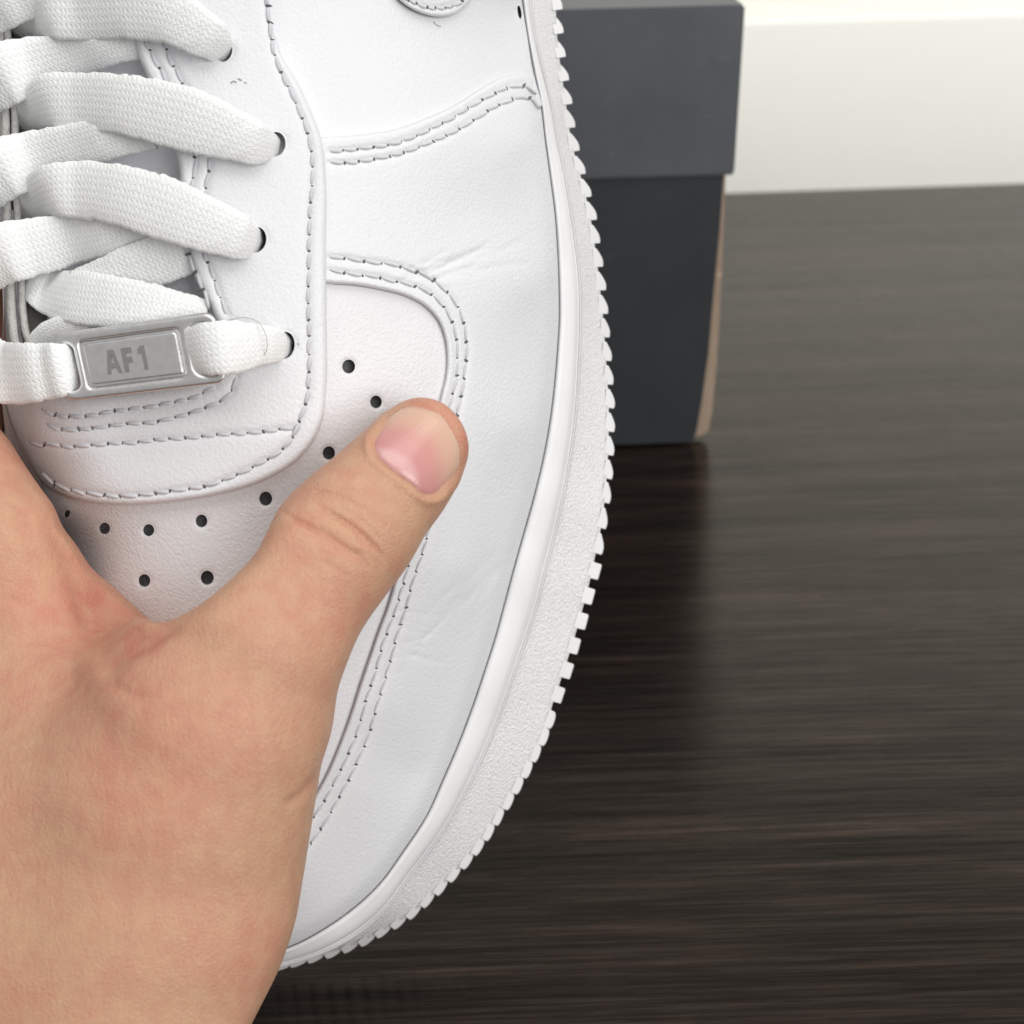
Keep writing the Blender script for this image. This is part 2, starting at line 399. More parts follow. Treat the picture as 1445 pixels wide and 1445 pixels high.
C_L = [(740,-500),(754,-300),(766,-100),(777,0),(782,50),(789,100),(797,150),(805,200),(819,250),(831,300),(839,350),(845,400),(849,450),(852,500),(853.5,550),(853,600),(851,650),(845,700),(839.5,750),(831,800),(820,850),(806,900),(790,950),(771,1000),(745,1050),(719,1100),(689,1150),(652,1200),(611,1250),(552,1302),(508,1330),(459,1347),(398,1365),(340,1377),(250,1377),(157,1349),(84,1287),(36,1192),(14,1057),(-1,900),(-12,700),(-18,400),(-28,0),(-38,-500)]
D_L = [(757,-500),(770,-300),(783,-100),(793,0),(795,50),(801,100),(808,150),(815.5,200),(829,250),(841,300),(849,350),(855,400),(860,450),(863.5,500),(867,550),(868,600),(866.5,650),(863,700),(856,750),(848,800),(836,850),(822,900),(806,950),(789,1000),(770,1048),(742,1100),(712,1150),(678,1200),(632,1250),(583,1294),(536,1322),(508,1336),(459,1352),(398,1368),(340,1380),(250,1380),(154,1352),(80,1290),(32,1193),(10,1058),(-4,900),(-15,700),(-20,400),(-30,0),(-40,-500)]
Ac = crv(A_L, 6.0)
def hitline(p, n, poly, lo, hi):
    best = None; q0 = poly[:-1]; dq = poly[1:]-poly[:-1]
    den = n[0]*dq[:, 1]-n[1]*dq[:, 0]; den = np.where(abs(den) < 1e-9, 1e-9, den)
    dx = q0-p
    t = (dx[:, 0]*dq[:, 1]-dx[:, 1]*dq[:, 0])/den; u = (dx[:, 0]*n[1]-dx[:, 1]*n[0])/den
    ok = (u >= -.001) & (u <= 1.001) & (t > lo) & (t < hi)
    return t[ok].min() if ok.any() else None
tan = np.gradient(Ac[:, :2], axis=0); tan /= np.linalg.norm(tan, axis=1)[:, None]
# smooth the normals a little
for _ in range(8): tan[1:-1] = (tan[:-2]+2*tan[1:-1]+tan[2:])/4
tan /= np.linalg.norm(tan, axis=1)[:, None]
nor = np.stack([-tan[:, 1], tan[:, 0]], -1)          # path runs down the right side: outward = right
if nor[len(nor)//4, 0] < 0: nor = -nor
offs = []
for poly in (B_L, C_L, D_L):
    pc = crv(poly, 6.0); o = np.array([hitline(a[:2], n, pc, .5, 160) or np.nan for a, n in zip(Ac, nor)], float)
    k = np.arange(len(o)); ok = ~np.isnan(o); o = np.interp(k, k[ok], o[ok])
    for _ in range(6): o[1:-1] = (o[:-2]+2*o[1:-1]+o[2:])/4
    offs.append(o)
oB, oC, oD = offs
yD = Ac[:, 1]+nor[:, 1]*oD
oC = np.where(yD > 1015, oD-6.0, np.where(yD > 780, oD-11.0, oD-9.0))
for _ in range(4): oC[1:-1] = (oC[:-2]+2*oC[1:-1]+oC[2:])/4
oC = np.maximum(oC, oB+2); oD = np.maximum(oD, oC+2)

shoe_base = P(330, 1376, -51)
shoe = empty('white_sneaker', tuple(shoe_base), 'white leather lace-up sneaker with silver lace tag held toe-down by the hand', 'sneaker')
SB = shoe_base
def part(name, verts, faces, mats, parent=shoe, **kw): return mesh_obj(name, verts, faces, mats, parent, root=SB, **kw)

# sole: lofted profile
def sole_loft():
    rows = []
    def row(off, dz): rows.append((Ac[:, :2]+nor*np.asarray(off).reshape(-1, 1), Ac[:, 2]+dz))
    one = np.ones(len(Ac))
    row(-14*one, -3.0); row(-6*one, -3.0); row(-1.2*one, -2.4); row(.6*one, -.9); row(2.2*one, -.3); row(5*one, -.12)
    for f, dz in ((.3, -.6), (.5, -1.3), (.68, -2.1), (.82, -3.2)): row(oB*f, dz)
    row(oB-4, -6.0); row(oB-2, -6.9); row(oB-.8, -6.5); row(oB+.8, -6.2)
    for k in range(0, 7):
        f = k/6; row(oB+2.5+(oC-oB-2.5)*f, -6.6-6.4*f)
    row(oC-1.0, -15.0); row(oC-3, -20.5); row(oC-9, -22.5); row(oC-40, -23.0); row(oC-110, -23.5)
    n = len(Ac); V = np.concatenate([P(xy[:, 0], xy[:, 1], z) for xy, z in rows])
    s = np.r_[0, np.cumsum(np.linalg.norm(np.diff(Ac[:, :2], axis=0), axis=1))]*.11
    acr = []
    F = []; mi = []; uv = np.zeros((len(V), 2))
    for r in range(len(rows)):
        uv[r*n:(r+1)*n, 0] = s; uv[r*n:(r+1)*n, 1] = r*3.4
    for r in range(len(rows)-1):
        for i in range(n-1):
            F.append((r*n+i, r*n+i+1, (r+1)*n+i+1, (r+1)*n+i)); mi.append(1 if 13 <= r < 20 else 0)
    # underside
    cen = P(np.array([380.]), np.array([500.]), np.array([-60.])); ci = len(V); V = np.concatenate([V, cen]); uv = np.concatenate([uv, [[0, 0]]])
    r = len(rows)-1
    for i in range(n-1): F.append((r*n+i, r*n+i+1, ci)); mi.append(0)
    return part('sole', V, F, [M_RUBBER, M_PEBBLE], midx=mi, uvs=uv)
sole = sole_loft()
# tread lugs round the rim, each a rounded block between the textured wall and the rim line
Dp = Ac[:, :2]+nor*oD.reshape(-1, 1)
sD = np.r_[0, np.cumsum(np.linalg.norm(np.diff(Dp, axis=0), axis=1))]
def at(arr, s): return np.stack([np.interp(s, sD, arr[:, k]) for k in range(arr.shape[1])], -1) if arr.ndim > 1 else np.interp(s, sD, arr)
s = at(np.array(0.0*sD), 0)
pos = 120.0; k = 0
i433 = np.interp(433-0, Dp[:len(Dp)//3, 1], sD[:len(Dp)//3])
pitch_of = lambda y: 33.5 if y < 700 else (36.5 if y < 1015 else 26.0)
starts = []; p_ = i433
while p_ > 150: starts.append(p_); p_ -= 33.5
starts = starts[::-1]; p_ = i433+33.5
imax = np.interp(0, [0], [0]); xs_end = sD[np.argmin(np.hypot(Dp[:, 0]-250, Dp[:, 1]-1380))]
while p_ < xs_end:
    starts.append(p_); y = at(Dp, p_)[1]; p_ += pitch_of(y)
for sc in starts:
    c = at(Dp, sc); y = c[1]; pit = pitch_of(y)
    n2 = at(nor, sc); n2 /= np.linalg.norm(n2); t2 = np.array([n2[1], -n2[0]]); 
    if t2[1] < 0: t2 = -t2
    oc, od, zA = at(oC, sc), at(oD, sc), at(Ac[:, 2], sc)
    w_ = od-oc; hw = pit*.5
    if y < 780: prof = [(-5, -1.0), (0, -.98), (.45*w_, -.60), (.82*w_, -.22), (w_, .10), (w_*1.01, .45), (.93*w_, .60), (.2*w_, .60), (-5, .60)]
    elif y < 1015: prof = [(-5, -.70), (0, -.70), (.85*w_, -.68), (.97*w_, -.60), (w_, -.48), (w_*1.01, .42), (.94*w_, .56), (.1*w_, .58), (-5, .58)]
    else: prof = [(-5, -1.02), (.2*w_, -1.02), (.66*w_, -.92), (.9*w_, -.62), (w_, -.3), (w_*1.03, .25), (.95*w_, .62), (.7*w_, .94), (-5, 1.02)]
    sl = 6.4/(oc-at(oB, sc)-2.5) if oc-at(oB, sc) > 8 else .6
    V = []
    jit = rng.uniform(.95, 1.06); cpx = c-n2*w_
    for lay in range(4):
        g = (.0, .0, 1.0, 1.0)[lay]
        for a, b in prof:
            aa, bb = a*jit if a > 0 else a, b*hw
            if lay == 0:                                # top face, slightly inset
                aa = aa-.9 if a > .4*w_ else aa; bb = bb*.93
            zt_ = zA-13.0-sl*aa*1.0+.12-(.0 if lay == 0 else (.35 if lay == 1 else 0))
            if lay >= 2: zt_ = zA-24.6 if lay == 2 else zA-25.4
            if lay == 3: aa = aa-.8
            q = cpx+n2*aa+t2*bb
            V.append(P(q[0], q[1], zt_))
    m = len(prof); F = [tuple(range(m))]
    for r in range(3):
        for i in range(m): F.append((r*m+i, r*m+(i+1) % m, (r+1)*m+(i+1) % m, (r+1)*m+i))
    F.append(tuple(range(4*m-1, 3*m-1, -1)))
    part('tread_lug', np.array(V), F, M_RUBBER, sole, smooth=False)

# ---------------------------------------------------------------- leather panels
DENTS = []          # (polyline, depth mm, width px)
def panel(name, outline, off, mat, holes=(), step=6.5, thick=1.3, rpx=9.0, skirt=0.0, seams=(), zf=None, raw=M_RAW, extra=None, parent=shoe, hole_depth=1.6, flat=()):
    """outline: dense closed px polygon. Top follows base()+off with a rounded rim, the cut edge drops by thick."""
    zf = zf or base
    ol = resamp(np.r_[outline, outline[:1]], 5.0)[:-1]
    lo, hi = ol.min(0), ol.max(0)
    gx, gy = np.meshgrid(np.arange(lo[0], hi[0], step), np.arange(lo[1], hi[1], step*.87)); gx[1::2] += step/2
    pts = np.stack([gx.ravel(), gy.ravel()], -1)
    pts += rng.uniform(-.6, .6, pts.shape)
    pts = pts[inpoly(pts, ol)]
    # extra ring inside the rim for the rounding
    extra_pts = []
    tg = np.roll(ol, -1, 0)-np.roll(ol, 1, 0); tg /= np.linalg.norm(tg, axis=1)[:, None]+1e-9
    nn = np.stack([tg[:, 1], -tg[:, 0]], -1)
    test = inpoly(ol+nn*1.5, ol); 
    if test.mean() < .5: nn = -nn                     # nn points inside
    d = dist_poly(pts, ol, True); pts = pts[d > rpx*1.05]
    for f in (.12, .35, .65, 1.0): extra_pts.append((ol+nn*rpx*f)[::1 if f < .9 else 1])
    for sm in seams:
        sc = resamp(np.array(sm)[:, :2], 4.0); ts = np.gradient(sc, axis=0); ts /= np.linalg.norm(ts, axis=1)[:, None]+1e-9
        ns = np.stack([ts[:, 1], -ts[:, 0]], -1)
        for o_ in (-6, -3, 0, 3, 6): extra_pts.append(sc+ns*o_)
    for (dl, dp_, wd_) in DENTS:
        if wd_ > 5 or not inpoly(dl[:1], ol)[0]: continue
        sc = resamp(dl[:, :2], 3.5); ts = np.gradient(sc, axis=0); ts /= np.linalg.norm(ts, axis=1)[:, None]+1e-9; ns = np.stack([ts[:, 1], -ts[:, 0]], -1)
        for o_ in (-2.4, 0, 2.4): extra_pts.append(sc+ns*o_*wd_/3)
    if extra is not None: extra_pts.append(extra)
    ex = np.concatenate(extra_pts); ex = ex[inpoly(ex, ol)]; de = dist_poly(ex, ol, True); ex = ex[de > .7]
    allp = np.concatenate([ex, pts])
    # thin out near-duplicates with a coarse hash
    key = np.round(allp/1.6).astype(int); _, ui = np.unique(key, axis=0, return_index=True); allp = allp[np.sort(ui)]
    hpolys = []
    for (hx, hy, rx, ry, ang) in holes:
        a = np.linspace(0, 2*math.pi, 20, endpoint=False); ca, sa = math.cos(ang), math.sin(ang)
        e = np.stack([rx*np.cos(a), ry*np.sin(a)], -1); e = np.stack([e[:, 0]*ca-e[:, 1]*sa+hx, e[:, 0]*sa+e[:, 1]*ca+hy], -1)
        hpolys.append(e); allp = allp[np.hypot(((allp[:, 0]-hx)*ca+(allp[:, 1]-hy)*sa)/rx, (-(allp[:, 0]-hx)*sa+(allp[:, 1]-hy)*ca)/ry) > 1.12]
        for g in (1.18, 1.42): allp = np.concatenate([allp, (e-[hx, hy])*g+[hx, hy]])
    allp = allp[inpoly(allp, ol)]
    inp = [Vector(p) for p in ol]; n0 = len(ol); edges = [(i, (i+1) % n0) for i in range(n0)]
    for e in hpolys:
        b = len(inp); inp += [Vector(p) for p in e]; edges += [(b+i, b+(i+1) % len(e)) for i in range(len(e))]
    nb = len(inp); inp += [Vector(p) for p in allp]
    vo, eo, fo, ov, oe, of = delaunay_2d_cdt(inp, edges, [], 0, 1e-6)
    v2 = np.array([(v.x, v.y) for v in vo]); tri = np.array([f for f in fo if len(f) == 3])
    cen = v2[tri].mean(1); keep = inpoly(cen, ol)
    for e in hpolys: keep &= ~inpoly(cen, e)
    tri = tri[keep]
    a, b, c = v2[tri[:, 0]], v2[tri[:, 1]], v2[tri[:, 2]]
    cr = (b[:, 0]-a[:, 0])*(c[:, 1]-a[:, 1])-(b[:, 1]-a[:, 1])*(c[:, 0]-a[:, 0])
    tri[cr > 0] = tri[cr > 0][:, ::-1]
    dd = dist_poly(v2, ol, True); t = np.clip(dd/rpx, 0, 1)
    for fl in flat:                                   # rim parts that are tucked under something: no rounding
        pass
    z = zf(v2)+off-thick*.55*(1-np.sqrt(np.clip(1-(1-t)**2, 0, 1)))
    for (ln, dep, wd) in DENTS:
        q = np.array(ln)[:, :2]; m = (v2[:, 0] > q[:, 0].min()-4*wd) & (v2[:, 0] < q[:, 0].max()+4*wd) & (v2[:, 1] > q[:, 1].min()-4*wd) & (v2[:, 1] < q[:, 1].max()+4*wd)
        if m.any(): z[m] -= dep*np.exp(-(dist_poly(v2[m], q)/wd)**2)
    for sm in seams: z -= .34*np.exp(-(dist_poly(v2, np.array(sm)[:, :2])/4.8)**2)
    for e in hpolys:
        hx, hy = e.mean(0); r = np.hypot(v2[:, 0]-hx, v2[:, 1]-hy)/np.hypot(*(e-[hx, hy]).T).mean()
        z -= .22*np.clip(1.35-r, 0, .35)/.35
    V = P(v2[:, 0], v2[:, 1], z); F = [tuple(f) for f in tri]; mi = [0]*len(F)
    # cut edge
    def ring(idx, outn, depth, m, down=2):
        nonlocal V
        k = len(idx); last = list(idx)
        for j in range(1, down+1):
            q = v2[idx]+outn*(j/down); zz = z[idx]-depth*(j/down)
            nw = P(q[:, 0], q[:, 1], zz); b0 = len(V); V = np.concatenate([V, nw]); cur = list(range(b0, b0+k))
            for i in range(k): F.append((last[i], last[(i+1) % k], cur[(i+1) % k], cur[i])); mi.append(m)
            last = cur
        return last
    lut = {}
    for i, o_ in enumerate(ov):
        for j in o_: lut[j] = i
    rim = np.array([lut[i] for i in range(n0)])
    ring(rim, -nn*(skirt(ol)[:, None] if callable(skirt) else skirt), thick*1.3, 1)
    b = n0
    for e in hpolys:
        hid = np.array([lut[b+i] for i in range(len(e))]); ctr = e.mean(0)
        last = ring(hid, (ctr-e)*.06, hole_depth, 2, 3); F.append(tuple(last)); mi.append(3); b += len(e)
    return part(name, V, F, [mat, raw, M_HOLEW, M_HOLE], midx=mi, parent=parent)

# seams measured on the shoe
SEAM = dict(
 eyestay_outer=[(375,-40),(377,10),(381,40),(387,75),(400,110),(415,140),(428,170),(438,205),(441,250),(437,300),(436,347),(435,430),(436,480),(435,539),(433.6,559),(423.6,592),(413.6,616),(390,641),(365.5,654),(340.5,667),(316,677),(287,687),(262,690),(213,697),(179,700),(139.5,698),(103,692),(75,681),(58,668)],
 eye_in=[(195,20),(212,72),(232,110),(256,165),(272,205),(275,235),(270,262),(264,300),(263,350),(274,380),(287,410),(296,436)],
 eye_out=[(222,20),(240,84),(258,118),(280,168),(293,205),(296,232),(291,262),(286,305),(289,358),(300,388),(311,418),(321,445)],
 bot1=[(305,545),(275,560),(250,567),(227,571),(205,575),(180,578),(157,580),(135,585),(115,588),(100,588),(83,587),(72,583),(58,577)],
 bot2=[(334,530),(326,553),(312,566),(285,577),(265,584),(243,590),(220,595),(197,597),(175,598),(152,601),(132,604),(114,605),(97,606),(80,604),(66,598)],
 bot3=[(415,604),(400,605),(380,608),(355,611),(332,611.5),(308,613),(285,616),(260,618),(237,619),(215,621),(195,624),(177,625),(157,626),(137,628),(120,628),(103,630),(87,629),(75,627),(58,628),(42,625)],
 mud_a=[(464,215),(495,211.5),(540,206),(570,199),(602,185),(640,165.5),(670,147),(700,131),(720,123.5),(740,122),(757,131)],
 mud_b=[(464,230),(500,229),(525,225),(565,217),(605,202),(640,187),(670,168),(700,150),(725,140),(738,137),(750,141),(762,153)],
 toe_a=[(462,364),(480,364),(507,368),(531,371),(555,374),(580,381),(602,390),(622,404),(640,423),(652,449),(657,473),(658,500),(655,525),(653,548),(647,575),(640,610),(625,680),(605,750),(588,805),(580,830),(573,857),(565,883),(557,907),(551,932),(543,960),(535,985),(527,1012),(520,1038),(509,1064),(497,1090),(484,1115),(470,1141),(455,1166),(437,1192),(405,1225),(360,1255)],
 toe_b=[(462,381),(478,384),(505,388),(530,391),(553,396),(578,402),(601,411),(620,426),(635,448),(643,475),(645.5,500),(645,525),(640,550),(633,577),(625,620),(608,690),(585,770),(566,835),(559,858),(551,881),(541,907),(534,932),(527,958),(517,985),(510,1012),(502,1040),(490,1066),(478,1092),(463,1120),(446,1148),(418,1182),(370,1220)],
 tip=[(552,-30),(563,-8),(582,3),(600,10),(620,12),(638,9),(652,1),(662,-14),(668,-35)])
SEAM = {k: crv(v, 4.0) for k, v in SEAM.items()}

# wrinkles pressed into the leather
for ln, dep, wd in [([(575,388),(620,378),(665,368),(705,352),(735,340)], .22, 5), ([(610,395),(660,384),(700,376),(740,372)], .16, 4), ([(600,372),(640,366),(690,350)], .14, 4),
                    ([(650,372),(690,358),(715,345)], -.16, 5), ([(560,392),(590,380),(625,372)], -.12, 5),
                    ([(735,760),(705,800),(670,840),(640,862)], .08, 4), ([(745,770),(720,810),(690,850),(655,880)], .07, 4), ([(700,780),(665,815),(630,840)], .07, 4), ([(600,900),(580,905),(562,912)], .12, 4), ([(595,915),(575,935),(565,950)], .1, 4), ([(750,800),(735,830),(715,860),(700,880)], .1, 4),
                    ([(560,880),(590,893),(620,895)], .10, 4), ([(395,470),(420,465),(455,462)], .06, 3), ([(395,482),(430,480)], .06, 3)]:
    DENTS.append((crv(ln, 8), dep*.8, wd))
for k in range(16):                                   # fine flex wrinkles low on the side, running up towards the sole
    x0 = 640+rng.uniform(-55, 35); y0 = 868+rng.uniform(-45, 40); L_ = rng.uniform(45, 105); a_ = R(-48+rng.uniform(-9, 9))
    DENTS.append((crv([(x0, y0), (x0+L_*.5*math.cos(a_)+rng.uniform(-4, 4), y0+L_*.5*math.sin(a_)+rng.uniform(-4, 4)), (x0+L_*math.cos(a_), y0+L_*math.sin(a_))], 8), rng.uniform(.03, .07), rng.uniform(2.6, 4)))
for k in range(12):                                   # and across the flex line right of the toe cap
    x0 = 590+rng.uniform(-15, 70); y0 = 386+rng.uniform(-16, 10); L_ = rng.uniform(35, 95); a_ = R(-19+rng.uniform(-9, 9))
    DENTS.append((crv([(x0, y0), (x0+L_*.5*math.cos(a_), y0+L_*.5*math.sin(a_)+rng.uniform(-4, 4)), (x0+L_*math.cos(a_), y0+L_*math.sin(a_))], 8), rng.uniform(.04, .12), rng.uniform(2.6, 4)))
for k in range(7):
    x0 = 560+rng.uniform(-6, 14); y0 = 890+rng.uniform(-30, 50); L_ = rng.uniform(25, 60); a_ = R(10+rng.uniform(-18, 10))
    DENTS.append((crv([(x0, y0), (x0+L_*.5*math.cos(a_), y0+L_*.5*math.sin(a_)+rng.uniform(-3, 3)), (x0+L_*math.cos(a_), y0+L_*math.sin(a_))], 8), rng.uniform(.03, .08), rng.uniform(2.4, 3.6)))

# toe box (perforated vamp)
PERF = [(492,517,10),(530.5,567,9),(464,639,9.5),(375,703.5,10),(284.5,735,9),(210,748,8.5),(148,745.5,8.2),(95,725,5.5),(204,819,9),(292.5,815,10),(372,795,10),(240,890,9.5),(440,770,10),(320,900,10)]
tb = crv([(438,370),(520,385),(600,400),(655,455),(660,520),(645,610),(620,710),(585,810),(560,890),(530,970),(500,1050),(460,1130),(420,1190),(360,1235),(290,1225),(230,1160),(180,1050),(140,930),(105,820),(80,740),(60,690),(50,640),(140,650),(300,650),(390,610),(425,560),(436,480)], 6, True)
panel('toe_box', tb, 0.0, M_VAMP, holes=[(x, y, r*(.62 if x < 100 else .92), r, .35 if x < 100 else 0) for x, y, r in PERF])
# quarter
q = np.concatenate([crv([(330,-300),(700,-300)], 20), crv([(727,-100),(736,0),(744,50),(752,100),(766,150)], 8), crv([(700,165),(600,205),(520,235),(420,245),(360,180),(330,60)], 8)])
panel('quarter', q, .05, M_LEATHER, holes=[(733,17,2.6,9.5,-.14)], thick=1.0)
# swoosh tip on the quarter
sw = crv([(520,-120),(540,-40),(556,-8),(575,9),(598,20),(620,24),(642,20),(660,6),(674,-20),(690,-60),(700,-120)], 5, True)
panel('side_emblem', sw, 1.6, M_LEATHER, seams=[SEAM['tip']], thick=1.6, rpx=7)
# mudguard wrapping the toe
Ain = [(a[0]-n_[0]*.3, a[1]-n_[1]*.3) for a, n_ in zip(Ac, nor)]
Ain = np.array(Ain); i0 = np.argmin(np.hypot(Ain[:, 0]-755, Ain[:, 1]-108)); i1 = np.argmin(np.hypot(Ain[:, 0]-230, Ain[:, 1]-1352))
inner = crv([(430,392),(460,399),(500,402),(540,409),(575,418.5),(600,432),(618,451),(628,475),(631.5,500),(630,530),(623,560),(613,605),(595,690),(571,770),(546,860),(534,892),(521,930),(509,965),(498,1000),(480,1050),(463,1090),(448,1118),(420,1158),(370,1198),(320,1205),(280,1190),(240,1150)], 5)
top = crv([(430,195),(462,193.5),(510,190),(560,182),(600,168),(640,150),(680,125),(705,111),(725,105.5),(745,105)], 5)
mud = np.concatenate([top, Ain[i0:i1], [(190,1290)], inner[::-1]])
panel('mudguard', mud, 1.3, M_LEATHER, seams=[SEAM[k] for k in ('mud_a', 'mud_b', 'toe_a', 'toe_b')], thick=1.5, rpx=6, step=6.0, zf=lambda p: base(p)-1.4*np.exp(-(dist_poly(p, Ac[i0:i1])/11)**2), skirt=lambda o: np.where((o[:, 0] > 445) & (o[:, 1] > 400) & (o[:, 0] < 640) & (o[:, 1] < 1130) & (dist_poly(o, inner) < 2), 6.5, .8))
# eyestay
eo = crv([(380,-300),(380,-60),(383,30),(398,80),(420,116),(440,160),(454,198),(460,250),(460,350),(460.5,450),(460,550),(455,592),(441,624),(416,652),(372,678),(300,699),(240,708),(175,712),(125,708),(88,697),(62,682),(40,648),(20,606),(6,560),(0,520)], 5)
ei = crv([(20,505),(60,535),(120,552),(220,545),(290,522),(312,482),(300,438),(276,392),(264,345),(254,300),(254,240),(238,180),(210,112),(190,62),(183,20),(178,-60),(175,-300)], 5)
EYES = [(316,70,12,17,.1),(389,203,14,17,.1),(362,338,14,18,.1),(402,487,14,19,.1)]
eye = np.concatenate([eo, ei])
panel('eyestay', eye, 2.4, M_LEATHER, holes=EYES, seams=[SEAM[k] for k in ('eyestay_outer', 'eye_in', 'eye_out', 'bot1', 'bot2', 'bot3')], thick=1.9, rpx=8, skirt=1.0, step=6.0, hole_depth=2.6, raw=M_LEATHER)
# tongue under the laces
tg_ = crv([(12,-300),(12,0),(18,200),(25,350),(35,480),(80,560),(250,560),(330,500),(310,400),(290,250),(260,120),(220,0),(200,-300)], 8, True)
panel('tongue', tg_, -3.6, M_TONGUE, thick=.8, rpx=10, step=9)

# medial side: wall of the shoe that falls away from the camera on the left
Lc_ = crv([(-10,-500),(-10,0),(-8,250),(6,420),(3,545),(16,600),(36,640),(62,690),(92,760),(108,880),(132,1000),(172,1130),(222,1240),(300,1320)], 10)
zL = base(Lc_)+1.2
Al = Ac[np.argmin(np.hypot(Ac[:, 0]-300, Ac[:, 1]-1352)):][::-1]; Al = resamp(Al, 10)
nL = len(Lc_); Al = np.stack([np.interp(np.linspace(0, 1, nL), np.linspace(0, 1, len(Al)), Al[:, k]) for k in range(3)], -1)
V = []; F = []; NR = 9
for r in range(NR):
    f = r/(NR-1); bow = math.sin(f*math.pi)
    xy = Lc_[:, :2]*(1-f)+Al[:, :2]*f; zz = zL*(1-f)+Al[:, 2]*f
    xy = xy+np.array([[-4, 0]])*bow
    V.append(P(xy[:, 0], xy[:, 1], zz))
V = np.concatenate(V)
for r in range(NR-1):
    for i in range(nL-1): F.append((r*nL+i, r*nL+i+1, (r+1)*nL+i+1, (r+1)*nL+i))
part('medial_side', V, F, M_LEATHER)

# ---------------------------------------------------------------- sweeps (laces, edge strips, threads)
def sweep(path, prof_fn, nprof, cap=True, n_hint=None):
    """path: (n,3) world points; prof_fn(i)-> (n,2) offsets in metres (across, up)"""
    n = len(path); T = np.gradient(path, axis=0); T /= np.linalg.norm(T, axis=1)[:, None]
    view = CP-path; view /= np.linalg.norm(view, axis=1)[:, None]
    if n_hint is not None: view = n_hint
    up = view-(view*T).sum(1)[:, None]*T; up /= np.linalg.norm(up, axis=1)[:, None]+1e-9
    side = np.cross(T, up)
    V = []; F = []
    for i in range(n):
        q = prof_fn(i); V.append(path[i]+side[i]*q[:, :1]+up[i]*q[:, 1:2])
    V = np.concatenate(V); m = nprof
    for i in range(n-1):
        for k in range(m): F.append((i*m+k, i*m+(k+1) % m, (i+1)*m+(k+1) % m, (i+1)*m+k))
    if cap: F.append(tuple(range(m-1, -1, -1))); F.append(tuple((n-1)*m+k for k in range(m)))
    return V, F

def lace(name, pts, parent=shoe):
    """pts: (px, py, height above base mm, width px, roll deg)"""
    # left of the throat (px <= 48) the height is absolute, further right it is above the shoe surface
    pp = np.array(pts, float); bz = base(pp); pp[:, 2] = np.where(pp[:, 0] <= 48, pp[:, 2], pp[:, 2]+bz)
    c = crv(pp, 4.5); n = len(c); z = c[:, 2]
    path = P(c[:, 0], c[:, 1], z)
    path[1:-1] += 0
    seg = np.r_[0, np.cumsum(np.linalg.norm(np.diff(path, axis=0), axis=1))]*1000
    m = 22; a = np.linspace(0, 2*math.pi, m, endpoint=False)
    cs, sn = np.cos(a), np.sin(a)
    ux = np.sign(cs)*np.abs(cs)**.75; uy = np.sign(sn)*np.abs(sn)**.55
    uvs = []
    wob = np.interp(np.arange(n), np.arange(0, n+6, 3), rng.normal(0, .012, len(np.arange(0, n+6, 3))))
    ed = rng.normal(0, .016, (97, 2))
    def prof(i):
        hw = c[i, 3]/2*(D0-z[i])/FPX/1000*(1+wob[i]); th = .00062*(1+.8*max(0, 1-c[i, 3]/60))
        r = R(c[i, 4]); x = ux*hw*(1+np.where(np.abs(ux) > .8, ed[i % len(ed), (cs > 0).astype(int)], 0)); y = uy*th*(1+.10*np.sin(ux*7+i*.9))
        y = y-np.abs(ux)**2*.00028                       # edges droop
        x, y = x*math.cos(r)-y*math.sin(r), x*math.sin(r)+y*math.cos(r)
        uvs.append(np.stack([ux*4.0+np.where(sn < 0, 20, 0)*0, np.full(m, seg[i])], -1))
        return np.stack([x, y], -1)
    V, F = sweep(path, prof, m)
    return part(name, V, F, M_LACE, parent=parent, uvs=np.concatenate(uvs))
# bands from the throat on the left across to the right-hand eyelets (on top), and the bands below them
lace('lace', [(-84,50,-40,36,0),(-78,40,-27,50,0),(-52,28,-12,62,-6),(0,12,-4.5,60,-6),(32,0,-3.6,56,-4),(90,-25,4.2,58,0),(150,-55,3,58,0)])
lace('lace', [(20,40,-14,40,10),(33,24,-9.5,56,10),(60,14,4.6,76,6),(110,14,3.4,82,4),(180,12,5.0,84,0),(235,20,5.6,80,-4),(275,42,5.6,68,-8),(302,60,4.6,58,-8),(315,73,1.6,42,0),(322,80,-2.6,36,0)])
lace('lace', [(-84,151,-40,60,0),(-78,141,-27,74,0),(-52,129,-12,86,-6),(0,106,-4.5,88,-6),(46,93,-6.0,78,-4),(100,79,.8,60,0),(150,64,1.6,56,0),(205,56,1.0,50,0)])
lace('lace', [(24,170,-14,40,10),(38,156,-9.5,54,10),(64,144,4.2,72,6),(110,143,3.4,80,4),(165,147,5.0,82,0),(225,159,5.6,88,-3),(290,177,5.8,84,-5),(340,195,5.4,68,-6),(370,206,4.2,56,-4),(385,210,1.4,42,0),(393,212,-2.8,36,0)])
lace('lace', [(-84,292,-40,58,0),(-78,282,-27,72,0),(-52,270,-12,84,-6),(0,240,-4.5,86,-6),(46,225,-6.0,78,-4),(100,209,.8,64,0),(150,196,1.6,58,0),(215,185,.8,50,0)])
lace('lace', [(26,298,-14,40,10),(42,284,-9.5,54,10),(68,270,4.2,72,6),(112,268,3.4,80,4),(165,275,5.0,84,0),(225,292,5.6,88,-3),(280,313,5.8,80,-4),(320,328,5.2,70,-5),(345,338,4.2,60,-4),(359,342,1.4,44,0),(366,344,-2.8,36,0)])
lace('lace', [(-84,408,-40,56,0),(-78,398,-27,70,0),(-52,386,-12,82,-6),(0,360,-4.5,84,-6),(46,349,-5.4,80,-4),(100,338,1.2,70,0),(150,330,2.0,60,0),(200,322,1.2,46,0),(240,318,.6,42,0)])
